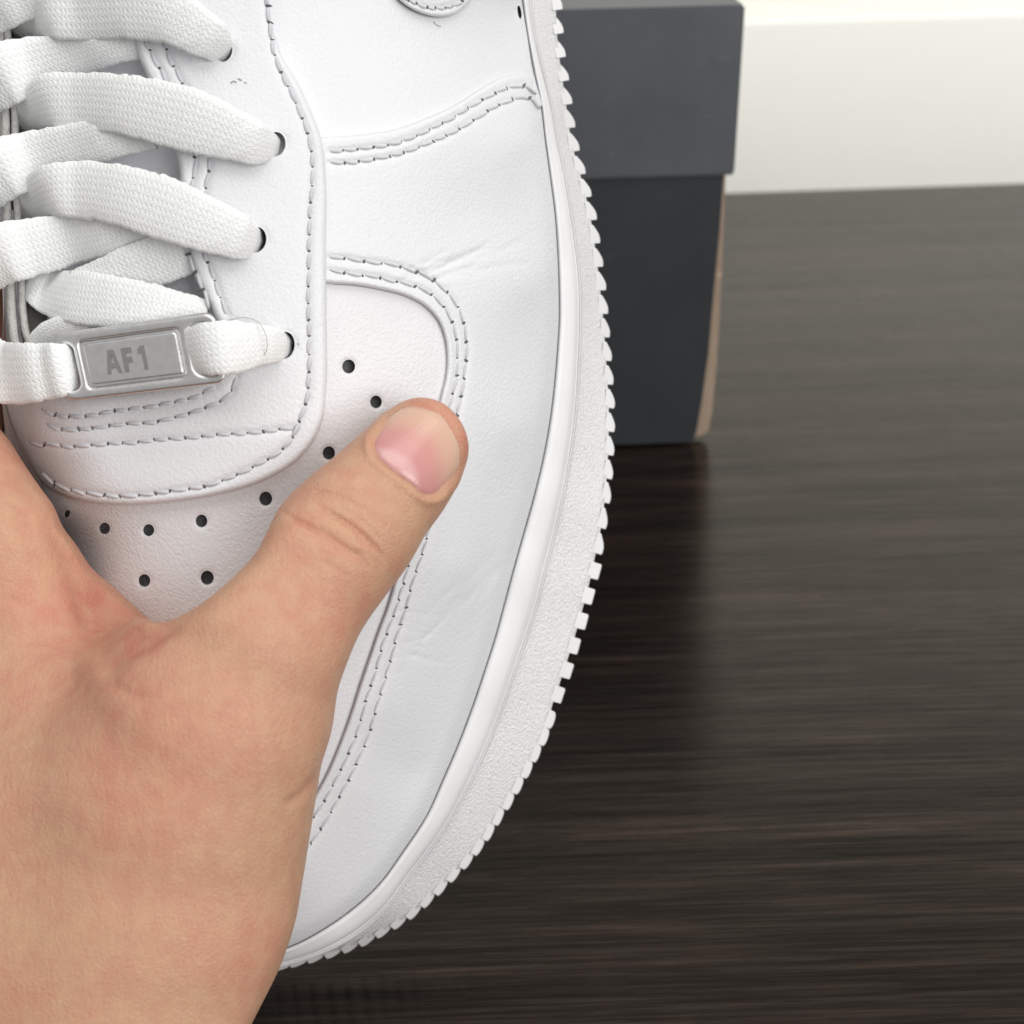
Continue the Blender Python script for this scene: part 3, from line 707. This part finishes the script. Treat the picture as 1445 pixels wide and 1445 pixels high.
lace('lace', [(110,412,.2,60,0),(150,398,.8,66,0),(195,378,1.2,70,0),(240,362,1.2,66,0),(285,350,1.0,60,0)])
lace('lace', [(36,402,-14,40,14),(46,404,-10.5,46,12),(66,411,.9,62,8),(98,418,2.4,74,4),(140,424,3.0,76,0),(190,431,3.0,72,0),(240,441,2.4,66,0),(290,452,1.4,58,0)])
lace('lace', [(46,496,-11,34,0),(70,476,.2,44,0),(110,460,.8,40,0),(160,452,.8,34,0)])
# the front band that carries the tag: over the end bars, down through the windows, under the plate
lace('lace', [(-84,532,-40,58,0),(-78,522,-27,72,0),(-52,510,-12,84,-10),(10,527,-4.4,86,-6),(46,526,-.2,84,-2),(66,524,9.2,80,0),(80,522,9.0,76,0),(95,519,7.0,70,0),(110,517,3.2,62,0),(150,513,2.6,62,0),(210,505,3.0,62,0),(250,500,3.0,62,0),(266,497,5.4,66,0),(284,494,8.0,72,0),(310,491,9.0,77,0),(338,489,7.6,74,-2),(368,487,5.6,60,-2),(390,488,3.6,48,0),(402,489,.6,38,0),(409,490,-3,27,0)])

# cut edge of the left eyestay, two plies of suede-backed leather standing on edge
def strip(name, pts, wpx, depth, mat):
    c = crv(pts, 6.0); z = base(c)*0+c[:, 2]; path = P(c[:, 0], c[:, 1], z); n = len(c)
    m = 12; a = np.linspace(0, 2*math.pi, m, endpoint=False)
    nz = rng.normal(0, .04, (n, m))
    def prof(i):
        hw = wpx/2*(D0-z[i])/FPX/1000
        x = np.sign(np.cos(a))*np.abs(np.cos(a))**.55*hw*(1+nz[i]); y = np.sign(np.sin(a))*np.abs(np.sin(a))**.55*depth/2000-depth/2000
        return np.stack([x, y], -1)
    V, F = sweep(path, prof, m)
    return part(name, V, F, mat)
strip('eyestay_edge', [(-6,-120,-9),(-3,0,-9),(1,60,-9),(7,150,-9),(9,220,-9),(9.5,290,-9),(13,360,-9),(15,410,-9),(18,455,-8.5),(24,490,-7.5),(42,515,-5.5),(70,535,-4.5)], 13.5, 9, M_RAWW)
strip('eyestay_edge', [(4,-120,-9.3),(7,0,-9.3),(11.5,60,-9.3),(20,150,-9.3),(22,220,-9.3),(24,290,-9.3),(28.5,360,-9.3),(31,410,-9.3),(33,445,-9),(40,478,-8),(56,498,-6),(82,515,-5)], 11.5, 9, M_RAWW)
strip('throat_gap_shade', [(30,-120,-14),(33,0,-14),(38,60,-14),(46,150,-14),(50,290,-14),(50,400,-13),(58,470,-12)], 40, 6, M_GAP_SHADE)  # added dark strip that paints the shade of the throat gap

# ---------------------------------------------------------------- stitching
def stitch(curve, pitch, off, width=4.6, parent=shoe, hole_shade=True):
    c = resamp(np.array(curve)[:, :2], 1.0); s = np.arange(len(c)); L = len(c)-1
    n = max(2, int(round(L/pitch))); V = []; F = []; mi = []
    m = 7; a = np.linspace(0, 2*math.pi, m, endpoint=False)
    def add(v, f, k):
        b = sum(len(x) for x in V); V.append(v); F.extend([tuple(i+b for i in q) for q in f]); mi.extend([k]*len(f))
    cuts = np.linspace(0, L, n+1)+np.r_[0, rng.uniform(-1.6, 1.6, n-1), 0]
    for i in range(n):
        t = np.linspace(cuts[i]+.3, cuts[i+1]-.1, 7)
        p = np.stack([np.interp(t, s, c[:, 0]), np.interp(t, s, c[:, 1])], -1)
        d = p[-1]-p[0]; d = d/(np.linalg.norm(d)+1e-9); nn = np.array([d[1], -d[0]])
        u = np.linspace(-1, 1, 7); p = p+nn*(u[:, None]*-1.5+rng.uniform(-.7, .7))
        z = base(p)+off-.30+np.array([-.34, .02, .13, .16, .14, .04, -.30])
        path = P(p[:, 0], p[:, 1], z); px = (D0-z)/FPX/1000
        wv = np.array([.66, .92, 1, 1, 1, .92, .62])*width/2*rng.uniform(.88, 1.1)
        v, f = sweep(path, lambda k: np.stack([np.cos(a)*wv[k]*px[k], np.sin(a)*wv[k]*px[k]*.75], -1), m)
        add(v, f, 0)
        if hole_shade and i > 0:  # dark bits paint the shade where the thread dips into its hole
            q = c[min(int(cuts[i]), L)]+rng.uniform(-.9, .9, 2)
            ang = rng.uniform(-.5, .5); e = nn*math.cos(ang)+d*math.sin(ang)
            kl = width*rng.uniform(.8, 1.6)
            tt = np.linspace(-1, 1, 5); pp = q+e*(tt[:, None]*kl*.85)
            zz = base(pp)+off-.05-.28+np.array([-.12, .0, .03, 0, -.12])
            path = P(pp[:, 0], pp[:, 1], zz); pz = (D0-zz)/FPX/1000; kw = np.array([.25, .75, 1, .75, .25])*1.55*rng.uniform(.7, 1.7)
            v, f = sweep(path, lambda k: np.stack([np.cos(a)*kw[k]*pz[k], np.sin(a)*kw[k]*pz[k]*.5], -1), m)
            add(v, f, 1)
    o = part('stitching', np.concatenate(V), F, [M_THREAD, M_STITCH_SHADE], parent=parent, midx=mi)
    o['kind'] = 'stuff'; return o
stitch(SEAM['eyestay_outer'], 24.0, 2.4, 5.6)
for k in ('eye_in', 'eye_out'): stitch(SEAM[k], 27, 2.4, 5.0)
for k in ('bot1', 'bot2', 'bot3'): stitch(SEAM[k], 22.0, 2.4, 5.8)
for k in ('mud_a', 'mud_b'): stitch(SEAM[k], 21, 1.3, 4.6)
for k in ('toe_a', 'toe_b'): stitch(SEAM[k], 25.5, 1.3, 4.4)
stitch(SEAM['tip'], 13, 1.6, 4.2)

def fibre(name, pts, off, wpx, mat):
    c = crv(pts, 3.0); z = base(c)+off+(c[:, 2] if c.shape[1] > 2 else 0); path = P(c[:, 0], c[:, 1], z); a = np.linspace(0, 2*math.pi, 5, endpoint=False)
    return sweep(path, lambda i: np.stack([np.cos(a), np.sin(a)], -1)*wpx/2*D0/FPX/1000, 5)
def fibres(name, lst, mat):
    V = []; F = []; b = 0
    for pts, off, wpx in lst:
        v, f = fibre(name, pts, off, wpx, mat); V.append(v); F += [tuple(i+b for i in q) for q in f]; b += len(v)
    o = part(name, np.concatenate(V), F, mat); o['kind'] = 'stuff'; return o
fibres('lint', [([(326,117),(330,114),(334,116)], 2.5, 1.5), ([(336,111),(341,113)], 2.5, 1.7), ([(345,116),(348,117)], 2.5, 1.3), ([(612,30),(616,35),(622,37)], .2, 1.0), ([(420,484),(422,486)], 2.5, 1.6)], M_LINT)
fibres('loose_fibre', [([(322,452,3.0),(345,448,3.4),(365,455,4.2),(374,470,4.6),(377,490,4.4),(372,503,3.0),(350,515,1.2)], 2.6, 1.2)], M_RAWW)

# ---------------------------------------------------------------- lace tag
TAGZ = 6.6
# local tag frame in pixels: corners read from the photograph
tc = np.array([(70,472),(303,439),(321,540),(92,567)], float)      # tl, tr, br, bl
def tagpt(u, v):                                                     # u,v in 0..1 (v down)
    u = np.asarray(u)[..., None]; v = np.asarray(v)[..., None]
    return (1-u)*(1-v)*tc[0]+u*(1-v)*tc[1]+u*v*tc[2]+(1-u)*v*tc[3]
zc = base(np.array([(80., 520), (190, 505), (310, 490)]))
def tagz(p): 
    x = (p[:, 0]-80)/230; return (zc[0]+TAGZ+.6)*(1-x)+(zc[2]+TAGZ-.3)*x
def rrect(u0, u1, v0, v1, r, n=6, asp=.44):
    pts = []
    for cx, cy, a0 in ((u1-r*asp, v0+r, -90), (u1-r*asp, v1-r, 0), (u0+r*asp, v1-r, 90), (u0+r*asp, v0+r, 180)):
        for k in range(n+1):
            a = R(a0+90*k/n); pts.append((cx+r*asp*math.cos(a), cy+r*math.sin(a)))
    return np.array(pts)
def plate(name, outline_uv, holes_uv, ztop, thick, rpx, parent, mat=M_METAL, step=5.0):
    ol = tagpt(outline_uv[:, 0], outline_uv[:, 1]); hp = [tagpt(h[:, 0], h[:, 1]) for h in holes_uv]
    rs = 4.0 if step >= 5 else 1.3
    ol = resamp(np.r_[ol, ol[:1]], rs)[:-1]; hp = [resamp(np.r_[h, h[:1]], rs)[:-1] for h in hp]
    lo, hi = ol.min(0), ol.max(0); gx, gy = np.meshgrid(np.arange(lo[0], hi[0], step), np.arange(lo[1], hi[1], step))
    pts = np.stack([gx.ravel(), gy.ravel()], -1)
    def inset(poly, sgn):
        t_ = np.roll(poly, -1, 0)-np.roll(poly, 1, 0); t_ /= np.linalg.norm(t_, axis=1)[:, None]+1e-9; n_ = np.stack([t_[:, 1], -t_[:, 0]], -1)
        if (inpoly(poly+n_*1.0, poly).mean() > .5) != (sgn > 0): n_ = -n_
        return n_
    loops = [(ol, inset(ol, 1))]+[(h, inset(h, -1)) for h in hp]
    def dall(p): return np.min([dist_poly(p, l, True) for l, _ in loops], axis=0)
    extra = np.concatenate([l+n_*rpx*f for l, n_ in loops for f in (.1, .3, .6, 1.0)])
    pts = np.concatenate([extra, pts[dall(pts) > rpx*1.1]])
    ok = inpoly(pts, ol)
    for h in hp: ok &= ~inpoly(pts, h)
    pts = pts[ok]; pts = pts[dall(pts) > rpx*.08]
    inp = []; ed = []; spans = []
    for l, _ in loops:
        b = len(inp); inp += [Vector(p) for p in l]; ed += [(b+i, b+(i+1) % len(l)) for i in range(len(l))]; spans.append((b, len(l)))
    inp += [Vector(p) for p in pts]
    vo, _, fo, ov, _, _ = delaunay_2d_cdt(inp, ed, [], 0, 1e-6)
    v2 = np.array([(v.x, v.y) for v in vo]); tri = np.array([f for f in fo if len(f) == 3]); cen = v2[tri].mean(1)
    k = inpoly(cen, ol)
    for h in hp: k &= ~inpoly(cen, h)
    tri = tri[k]; d = np.clip(dall(v2)/rpx, 0, 1)
    z = tagz(v2)+ztop-rpx*.075*(1-np.sqrt(np.clip(1-(1-d)**2, 0, 1)))
    a, b, c = v2[tri[:, 0]], v2[tri[:, 1]], v2[tri[:, 2]]
    cr = (b[:, 0]-a[:, 0])*(c[:, 1]-a[:, 1])-(b[:, 1]-a[:, 1])*(c[:, 0]-a[:, 0]); tri[cr > 0] = tri[cr > 0][:, ::-1]
    V = P(v2[:, 0], v2[:, 1], z); F = [tuple(t) for t in tri]
    lut = {}
    for i, o_ in enumerate(ov):
        for j in o_: lut[j] = i
    for b0, m in spans:
        idx = [lut[b0+i] for i in range(m)]; q = v2[idx]; nv = P(q[:, 0], q[:, 1], z[idx]-thick); nb = len(V); V = np.concatenate([V, nv])
        for i in range(m): F.append((idx[i], idx[(i+1) % m], nb+(i+1) % m, nb+i))
    return part(name, V, F, mat, parent=parent)
lt = plate('lace_tag', rrect(0, 1, 0, 1, .16), [rrect(.815, .972, .13, .86, .15), rrect(.022, .120, .16, .86, .12), rrect(.160, .765, .165, .845, .05)], .9, 1.5, 6.5, shoe)
plate('tag_face', rrect(.157, .768, .16, .85, .05), [], .42, .8, 3.0, lt)
plate('tag_panel', rrect(.180, .745, .205, .80, .04), [], .72, .6, 3.0, lt)
M_LETTER_SHADE = plain('letter_shade_metal', (.40, .395, .39), .5, 3000, .1, .0001, Metallic=1.0)  # tag metal darkened, recess shade painted in so the letters look debossed
def letter(polys, name='lettering'):
    V = []; F = []
    for ol, hs in polys:                               # crisp flat characters standing a little proud of the panel
        loops = [tagpt(np.array(l, float)[:, 0], np.array(l, float)[:, 1]) for l in [ol]+list(hs)]
        inp = []; ed = []; sp = []
        for l in loops: b = len(inp); inp += [Vector(p) for p in l]; ed += [(b+k, b+(k+1) % len(l)) for k in range(len(l))]; sp.append((b, len(l)))
        vo, _, fo, ov, _, _ = delaunay_2d_cdt(inp, ed, [], 0, 1e-6); v2 = np.array([(v.x, v.y) for v in vo])
        tri = np.array([f for f in fo if len(f) == 3]); cen = v2[tri].mean(1); k = inpoly(cen, loops[0])
        for h in loops[1:]: k &= ~inpoly(cen, h)
        tri = tri[k]; a, b_, c = v2[tri[:, 0]], v2[tri[:, 1]], v2[tri[:, 2]]
        cr = (b_[:, 0]-a[:, 0])*(c[:, 1]-a[:, 1])-(b_[:, 1]-a[:, 1])*(c[:, 0]-a[:, 0]); tri[cr > 0] = tri[cr > 0][:, ::-1]
        z = tagz(v2); n0 = sum(len(x) for x in V); nv = len(v2)
        V.append(P(v2[:, 0], v2[:, 1], z+.90)); V.append(P(v2[:, 0], v2[:, 1], z+.5)); F += [tuple(int(q)+n0 for q in t) for t in tri]
        lut = {}
        for q, o_ in enumerate(ov):
            for w_ in o_: lut[w_] = q
        for b0, m in sp:
            for q in range(m): x, y = lut[b0+q], lut[b0+(q+1) % m]; F.append((n0+x, n0+y, n0+nv+y, n0+nv+x))
    part(name, np.concatenate(V), F, M_LETTER_SHADE, parent=lt, smooth=False)
def LT(x0, w, pts): return [(x0+w*a, .335+.34*b) for a, b in pts]
letter([(LT(.290, .092, [(.30,0),(.72,0),(1,1),(.72,1),(.665,.78),(.34,.78),(.27,1),(0,1)]), [LT(.290, .092, [(.50,.20),(.62,.58),(.39,.58)])]),
        (LT(.398, .066, [(0,0),(1,0),(1,.22),(.42,.22),(.42,.40),(.9,.40),(.9,.62),(.42,.62),(.42,1),(0,1)]), []),
        (LT(.497, .05, [(.40,0),(.92,0),(.92,1),(.42,1),(.42,.30),(0,.30),(0,.14)]), [])])

# ---------------------------------------------------------------- hand
def px2mm(px, py, z): d = D0-z; return np.array([(px-722.5)/FPX*d, -(py-722.5)/FPX*d, z])
GR = .75
X0, X1, Y0, Y1, Z0, Z1 = -110, 2, -108, 46, -52, 34
gx = np.arange(X0, X1, GR, dtype=np.float32); gy = np.arange(Y0, Y1, GR, dtype=np.float32); gz = np.arange(Z0, Z1, GR, dtype=np.float32)
GX, GY, GZ = np.meshgrid(gx, gy, gz, indexing='ij')
def cone(a, b, ra, rb):
    a = np.asarray(a, np.float32); b = np.asarray(b, np.float32); ab = b-a; L2 = float(ab@ab)
    t = np.clip(((GX-a[0])*ab[0]+(GY-a[1])*ab[1]+(GZ-a[2])*ab[2])/L2, 0, 1)
    return np.sqrt((GX-a[0]-t*ab[0])**2+(GY-a[1]-t*ab[1])**2+(GZ-a[2]-t*ab[2])**2)-(ra+(rb-ra)*t)
def smin(a, b, k):
    h = np.clip(.5+.5*(b-a)/k, 0, 1); return b*(1-h)+a*h-k*h*(1-h)
def smax(a, b, k): return -smin(-a, -b, k)
def chain(pts, k=2.0):
    d = None
    for (x0, y0, z0, r0), (x1, y1, z1, r1) in zip(pts[:-1], pts[1:]):
        c = cone(px2mm(x0, y0, z0), px2mm(x1, y1, z1), r0, r1); d = c if d is None else smin(d, c, k)
    return d
thumb = chain([(597,626,-1.5,7.2),(560,668,-.5,8.6),(490,745,3.5,10.0),(440,800,6,10.4),(360,905,8,13.5),(300,1010,7,17.5),(262,1110,5,19.5),(235,1250,3,20.5),(190,1400,2,21.0),(150,1560,1,22.0),(120,1720,0,23.0)])
index = chain([(-200,560,-14,9.5),(-80,655,-8,10),(4,785,-3,10.5),(48,905,-5,12.5),(80,1040,-3,17),(85,1150,-1,20),(60,1300,0,22),(40,1500,-2,24),(40,1720,-3,25)])
palm = chain([(-160,800,-12,14),(-130,1000,-8,20),(-100,1250,-5,24),(-60,1500,-5,25),(-40,1720,-5,25)])
web = chain([(130,900,-9,9),(220,975,-5,9)])
fill = chain([(172,1035,1,13),(172,1120,3,17),(158,1300,3,20),(120,1500,2,21)])
mid = chain([(-72,395,-40,9),(-70,520,-38,9.3),(-80,650,-36,9.6),(-100,800,-30,11)])
d = smin(smin(smin(smin(thumb, web, 3), index, 3.0), palm, 9), fill, 7)
# traced outline of the hand as seen from the photograph trims the silhouette
HO = [(-260,480),(-120,520),(-40,570),(0,601),(16.6,616),(28,631),(47,662),(66,691),(79,711),(88,743),(110,766),(149.5,812),(186,850),(226,880),(246,873),(292,846),(332,812),(362,779),(379,746),(395,713),(428.6,679),(458,653),(497,620),(525,597),(550,575),(569,564),(591,559.5),(619,564),(638,578),(655,600),(663,631),(659,664),(647,697),(624.5,736),(597,783),(569,827),(550,858),(528,882),(507,909),(490,945),(479.6,978),(473,1020),(467,1045),(455.5,1075),(448,1118),(441,1160),(435,1200),(425,1255),(418,1297),(407,1333),(396,1363),(378,1400),(355,1445),(320,1520),(280,1620),(240,1780),(-300,1780)]
hp = resamp(crv(HO+HO[:1], 8.0), 7.0)
# signed distance to the outline, on a 2D pixel raster, then looked up per voxel
rx = np.arange(-340, 720, 6.0); ry = np.arange(300, 1860, 6.0); RX, RY = np.meshgrid(rx, ry, indexing='ij'); rp = np.stack([RX.ravel(), RY.ravel()], -1)
sd = dist_poly(rp, hp, True); sd[inpoly(rp, hp)] *= -1; sd = sd.reshape(RX.shape).astype(np.float32)
dep = D0-GZ; PX = (722.5+FPX*GX/dep-rx[0])/6; PY = (722.5-FPX*GY/dep-ry[0])/6
ix = np.clip(PX.astype(int), 0, len(rx)-2); iy = np.clip(PY.astype(int), 0, len(ry)-2); fx = np.clip(PX-ix, 0, 1); fy = np.clip(PY-iy, 0, 1)
pd = (sd[ix, iy]*(1-fx)*(1-fy)+sd[ix+1, iy]*fx*(1-fy)+sd[ix, iy+1]*(1-fx)*fy+sd[ix+1, iy+1]*fx*fy)*dep/FPX
d = smax(d, pd, 2.2)
d = smin(d, mid, 2.0)
del PX, PY, ix, iy, fx, fy, pd, thumb, index, palm, web, mid, dep
def surface_nets(d, org, h):
    s = d < 0; nx, ny, nz = d.shape
    cnt = np.zeros((nx-1, ny-1, nz-1), np.int8)
    for i in (0, 1):
        for j in (0, 1):
            for k in (0, 1): cnt += s[i:nx-1+i, j:ny-1+j, k:nz-1+k]
    act = (cnt > 0) & (cnt < 8); idx = np.argwhere(act); vid = np.full(act.shape, -1, np.int64); vid[act] = np.arange(len(idx))
    acc = np.zeros((len(idx), 3)); n = np.zeros(len(idx))
    corners = [(i, j, k) for i in (0, 1) for j in (0, 1) for k in (0, 1)]
    val = {c: d[idx[:, 0]+c[0], idx[:, 1]+c[1], idx[:, 2]+c[2]].astype(float) for c in corners}
    for a in corners:
        for ax in range(3):
            if a[ax] == 0:
                b = list(a); b[ax] = 1; b = tuple(b); va, vb = val[a], val[b]; m = (va < 0) != (vb < 0)
                t = np.where(m, va/np.where(m, va-vb, 1), 0); p = np.array(a)[None]*(1-t)[:, None]+np.array(b)[None]*t[:, None]
                acc[m] += p[m]; n[m] += 1
    V = org+(idx+acc/n[:, None])*h; F = []
    for ax in range(3):
        sl0 = [slice(1, -1)]*3; sl1 = [slice(1, -1)]*3
        sl0[ax] = slice(0, -1); sl1[ax] = slice(1, None)
        A, B = s[tuple(sl0)], s[tuple(sl1)]
        e = np.argwhere(A != B); inside = A[tuple(e.T)]
        p = e.copy(); 
        for q in range(3):
            if q != ax: p[:, q] += 1
        u, v = [(1, 2), (2, 0), (0, 1)][ax]
        def at_(du, dv):
            r = p.copy(); r[:, u] -= du; r[:, v] -= dv; return vid[r[:, 0], r[:, 1], r[:, 2]]
        qd = np.stack([at_(0, 0), at_(1, 0), at_(1, 1), at_(0, 1)], -1)
        qd[~inside] = qd[~inside][:, ::-1]; F.append(qd[(qd >= 0).all(1)])
    return V, np.concatenate(F)
HV, HF = surface_nets(d, np.array([X0, Y0, Z0], float), GR); del d, GX, GY, GZ
# smooth the net
def nbr_smooth(V, F, it, lam):
    e = np.concatenate([F[:, [0, 1]], F[:, [1, 2]], F[:, [2, 3]], F[:, [3, 0]]]); e = np.concatenate([e, e[:, ::-1]])
    deg = np.bincount(e[:, 0], minlength=len(V)).astype(float)
    for _ in range(it):
        s_ = np.stack([np.bincount(e[:, 0], V[e[:, 1], k], len(V)) for k in range(3)], -1)/np.maximum(deg, 1)[:, None]
        V = V+(s_-V)*lam
    return V
HV = nbr_smooth(HV, HF, 6, .5)
def vnorm(V, F):
    n = np.cross(V[F[:, 2]]-V[F[:, 0]], V[F[:, 3]]-V[F[:, 1]]); out = np.zeros_like(V)
    for k in range(4):
        for c in range(3): out[:, c] += np.bincount(F[:, k], n[:, c], len(V))
    return out/(np.linalg.norm(out, axis=1)[:, None]+1e-12)
def split_quads(V, F):
    E = np.stack([F, np.roll(F, -1, 1)], -1).reshape(-1, 2); E.sort(1)
    ue, inv = np.unique(E[:, 0]*len(V)+E[:, 1], return_inverse=True); inv = inv.reshape(-1)
    em = (V[ue // len(V)]+V[ue % len(V)])/2; fc = V[F].mean(1)
    e0 = len(V); f0 = e0+len(em); ei = inv.reshape(-1, 4)+e0; fi = np.arange(len(F))+f0
    Q = np.concatenate([np.stack([F[:, k], ei[:, k], fi, ei[:, k-1]], -1) for k in range(4)])
    return np.concatenate([V, em, fc]), Q
HV0, HF0 = HV, HF
HV, HF = split_quads(HV, HF); HV = nbr_smooth(HV, HF, 4, .5)
HN = vnorm(HV, HF)
if HN[np.argmax(HV[:, 2]), 2] < 0: HF = HF[:, ::-1]; HN = -HN
def proj(V): dd = D0-V[:, 2]; return np.stack([722.5+FPX*V[:, 0]/dd, 722.5-FPX*V[:, 1]/dd], -1)
hpx = proj(HV); front = HN[:, 2] > -.1
NAIL = crv([(526.5,624),(538,605),(554,586),(573,575),(597,574),(621,583),(638,603),(648,630),(647,657),(632,681),(611,699.5),(600,698.5),(585,687),(566,673),(543,655),(530,641)], 4.0, True)
def gd(line, wd):
    c = crv(line, 3); wt = np.clip(np.sin(np.linspace(0, math.pi, len(c)))*1.6, 0, 1); out = np.zeros(len(hpx))
    m = np.where((hpx > c.min(0)-4*wd).all(1) & (hpx < c.max(0)+4*wd).all(1))[0]; q = hpx[m]; o = np.zeros(len(m))
    for p, w_ in zip(c, wt): o = np.maximum(o, w_*np.exp(-((q-p)**2).sum(1)/wd**2))
    out[m] = o; return out
disp = np.zeros(len(HV))
near = front
crease = np.zeros(len(HV))
CREASES = [([(396,719),(410,729),(425,737),(445,747),(466,758),(487,772),(506,786),(524,805)], .62, 3.6), ([(442,709),(455,716),(468,724),(487,736),(505,748),(520,762),(532,776),(544,794)], .62, 3.6),
 ([(418,700),(432,694),(448,693),(465,697),(485,703),(502,712),(518,721),(534,735)], .32, 4.0), ([(450,790),(470,800),(495,818)], .16, 3.5), ([(470,706),(500,726),(528,752),(546,776)], .2, 3.2),
 ([(400,1138),(425,1122),(448,1095)], .40, 7), ([(0,845),(30,850),(60,858)], .16, 7), ([(20,900),(60,905),(110,915)], .16, 7), ([(10,700),(30,720),(50,750)], .16, 6), ([(60,990),(120,975),(170,960)], .14, 10), ([(150,952),(175,975),(210,985)], .2, 8), ([(112,880),(100,930),(105,975)], .22, 8)]
r2 = np.random.default_rng(5)
for k in range(26):                                    # finer lines across the thumb joint and along the thumb
    t_ = r2.uniform(-.25, .35); cx, cy = 480+110*t_*.6-60*t_, 745+150*t_; w0 = r2.uniform(-55, 25); w1 = w0+r2.uniform(25, 60)
    q0 = (cx+w0*.80, cy+w0*.55); q1 = (cx+w1*.80, cy+w1*.55+r2.uniform(-5, 5)); mdl = ((q0[0]+q1[0])/2+4, (q0[1]+q1[1])/2-4)
    CREASES.append(([q0, mdl, q1], r2.uniform(.04, .13), r2.uniform(2.2, 3.2)))
for k in range(20):                                    # faint folds over the web and the back of the hand
    cx, cy = r2.uniform(20, 330), r2.uniform(900, 1250); a_ = R(r2.uniform(-40, 5)); L_ = r2.uniform(30, 90)
    CREASES.append(([(cx, cy), (cx+L_/2*math.cos(a_), cy+L_/2*math.sin(a_)+r2.uniform(-5, 5)), (cx+L_*math.cos(a_), cy+L_*math.sin(a_))], r2.uniform(.03, .08), r2.uniform(3, 5)))
for ln, dep_, wd in CREASES:
    g_ = gd(ln, wd); disp -= dep_*g_; crease = np.maximum(crease, g_*min(1, dep_*1.2))
# rolls of skin between the knuckle creases
for ln, a_, wd in [([(425,715),(460,735),(500,760),(528,785)], .14, 9), ([(440,765),(475,785),(505,810)], .10, 14)]: disp += a_*gd(ln, wd)
dn = dist_poly(hpx, NAIL, True); ins = inpoly(hpx, NAIL); sdn = np.where(ins, -dn, dn)
disp += np.where(front, .40*np.exp(-((sdn-8)/6.0)**2), 0)            # nail fold
disp -= np.where(front, .75/(1+np.exp((sdn+2.0)/2.2)), 0)             # nail bed lies lower
disp *= front
HV2 = HV+HN*disp[:, None]
red = np.zeros(len(HV))
def blob(x, y, r, a): return a*np.exp(-((hpx[:, 0]-x)**2+(hpx[:, 1]-y)**2)/r**2)
red += blob(640, 580, 45, .9)+blob(585, 560, 35, .7)+blob(655, 640, 35, .5)+blob(470, 850, 90, .30)+blob(300, 1010, 150, .22)+blob(150, 850, 70, .45)+blob(110, 800, 40, .35)+blob(200, 900, 30, .5)+blob(0, 520, 90, .9)+blob(20, 760, 60, .15)
WEB = crv([(70,740),(110,766),(150,812),(190,850),(246,884),(215,912),(180,932),(150,950),(128,925),(112,880),(100,830),(86,785)], 6, True)
sw_ = dist_poly(hpx, WEB, True); sw_ = np.where(inpoly(hpx, WEB), -sw_, sw_); wm = 1/(1+np.exp(np.clip((sw_+4)/6.0, -40, 40)))*np.clip((HN[:, 2]-.15)/.5, 0, 1)
HV2 = HV2-HN*(1.5*wm*front)[:, None]; red += .55*wm*front
red = np.clip(red+crease*front*.55, 0, 1)
Hw = Lc(HV2)
hb = Lc(np.array([-60., -95., -40.]))
hand = mesh_obj('hand', Hw, HF, M_SKIN, None, root=hb); hand.location = hb
at_r = hand.data.attributes.new('redness', 'FLOAT', 'POINT'); at_r.data.foreach_set('value', red.astype(np.float32))
tag(hand, 'bare left hand gripping the sneaker toe with its thumb pressed on the leather', 'hand')
# thumb nail: curved plate fitted over the nail bed
bvh = BVHTree.FromPolygons([Vector(v) for v in Lc(HV0)], [tuple(int(i) for i in f) for f in HF0])
def hz(p):
    out = []
    for x, y in p:
        v = Vector(ray(x, y)); h = bvh.ray_cast(Vector(CP), v.normalized())
        out.append(D0-(h[3]/v.length)*1000 if h[0] is not None else np.nan)
    return np.array(out)
ax = np.array([.72, -.69]); bxv = np.array([.69, .72]); nc = np.array([565., 664.])
smp = np.concatenate([NAIL, (NAIL-NAIL.mean(0))*.6+NAIL.mean(0), (NAIL-NAIL.mean(0))*.25+NAIL.mean(0)])
zs = hz(smp); ok = ~np.isnan(zs)
def feat(p): u = (p-NAIL.mean(0))@ax/60; v = (p-NAIL.mean(0))@bxv/60; return np.stack([np.ones(len(p)), u, v, u*u, u*v, v*v, v**4, u**3], -1)
coef = np.linalg.lstsq(feat(smp[ok]), zs[ok], rcond=None)[0]
def nz_(p): return feat(p)@coef
nl = NAIL; lo, hi = nl.min(0), nl.max(0)
gx, gy = np.meshgrid(np.arange(lo[0], hi[0], 4.0), np.arange(lo[1], hi[1], 4.0)); pts = np.stack([gx.ravel(), gy.ravel()], -1)
pts = pts[inpoly(pts, nl)]; dq = dist_poly(pts, nl, True); pts = pts[dq > 2.2]
inp = [Vector(p) for p in nl]+[Vector(p) for p in pts]; n0 = len(nl)
vo, _, fo, ov, _, _ = delaunay_2d_cdt(inp, [(i, (i+1) % n0) for i in range(n0)], [], 0, 1e-6)
v2 = np.array([(v.x, v.y) for v in vo]); tri = np.array([f for f in fo if len(f) == 3]); tri = tri[inpoly(v2[tri].mean(1), nl)]
a, b, c = v2[tri[:, 0]], v2[tri[:, 1]], v2[tri[:, 2]]; cr = (b[:, 0]-a[:, 0])*(c[:, 1]-a[:, 1])-(b[:, 1]-a[:, 1])*(c[:, 0]-a[:, 0]); tri[cr > 0] = tri[cr > 0][:, ::-1]
dd = np.clip(dist_poly(v2, nl, True)/9, 0, 1); zz = nz_(v2)-.42+.42*np.sqrt(np.clip(1-(1-dd)**2, 0, 1))
uu = ((v2-nc)@ax+12)/118; vv = ((v2-NAIL.mean(0))@bxv)/62
mesh_obj('thumb_nail', P(v2[:, 0], v2[:, 1], zz), tri, M_NAIL, hand, uvs=np.stack([uu, vv], -1), root=hb)
print('verts hand', len(HV), 'objects', len(bpy.data.objects))
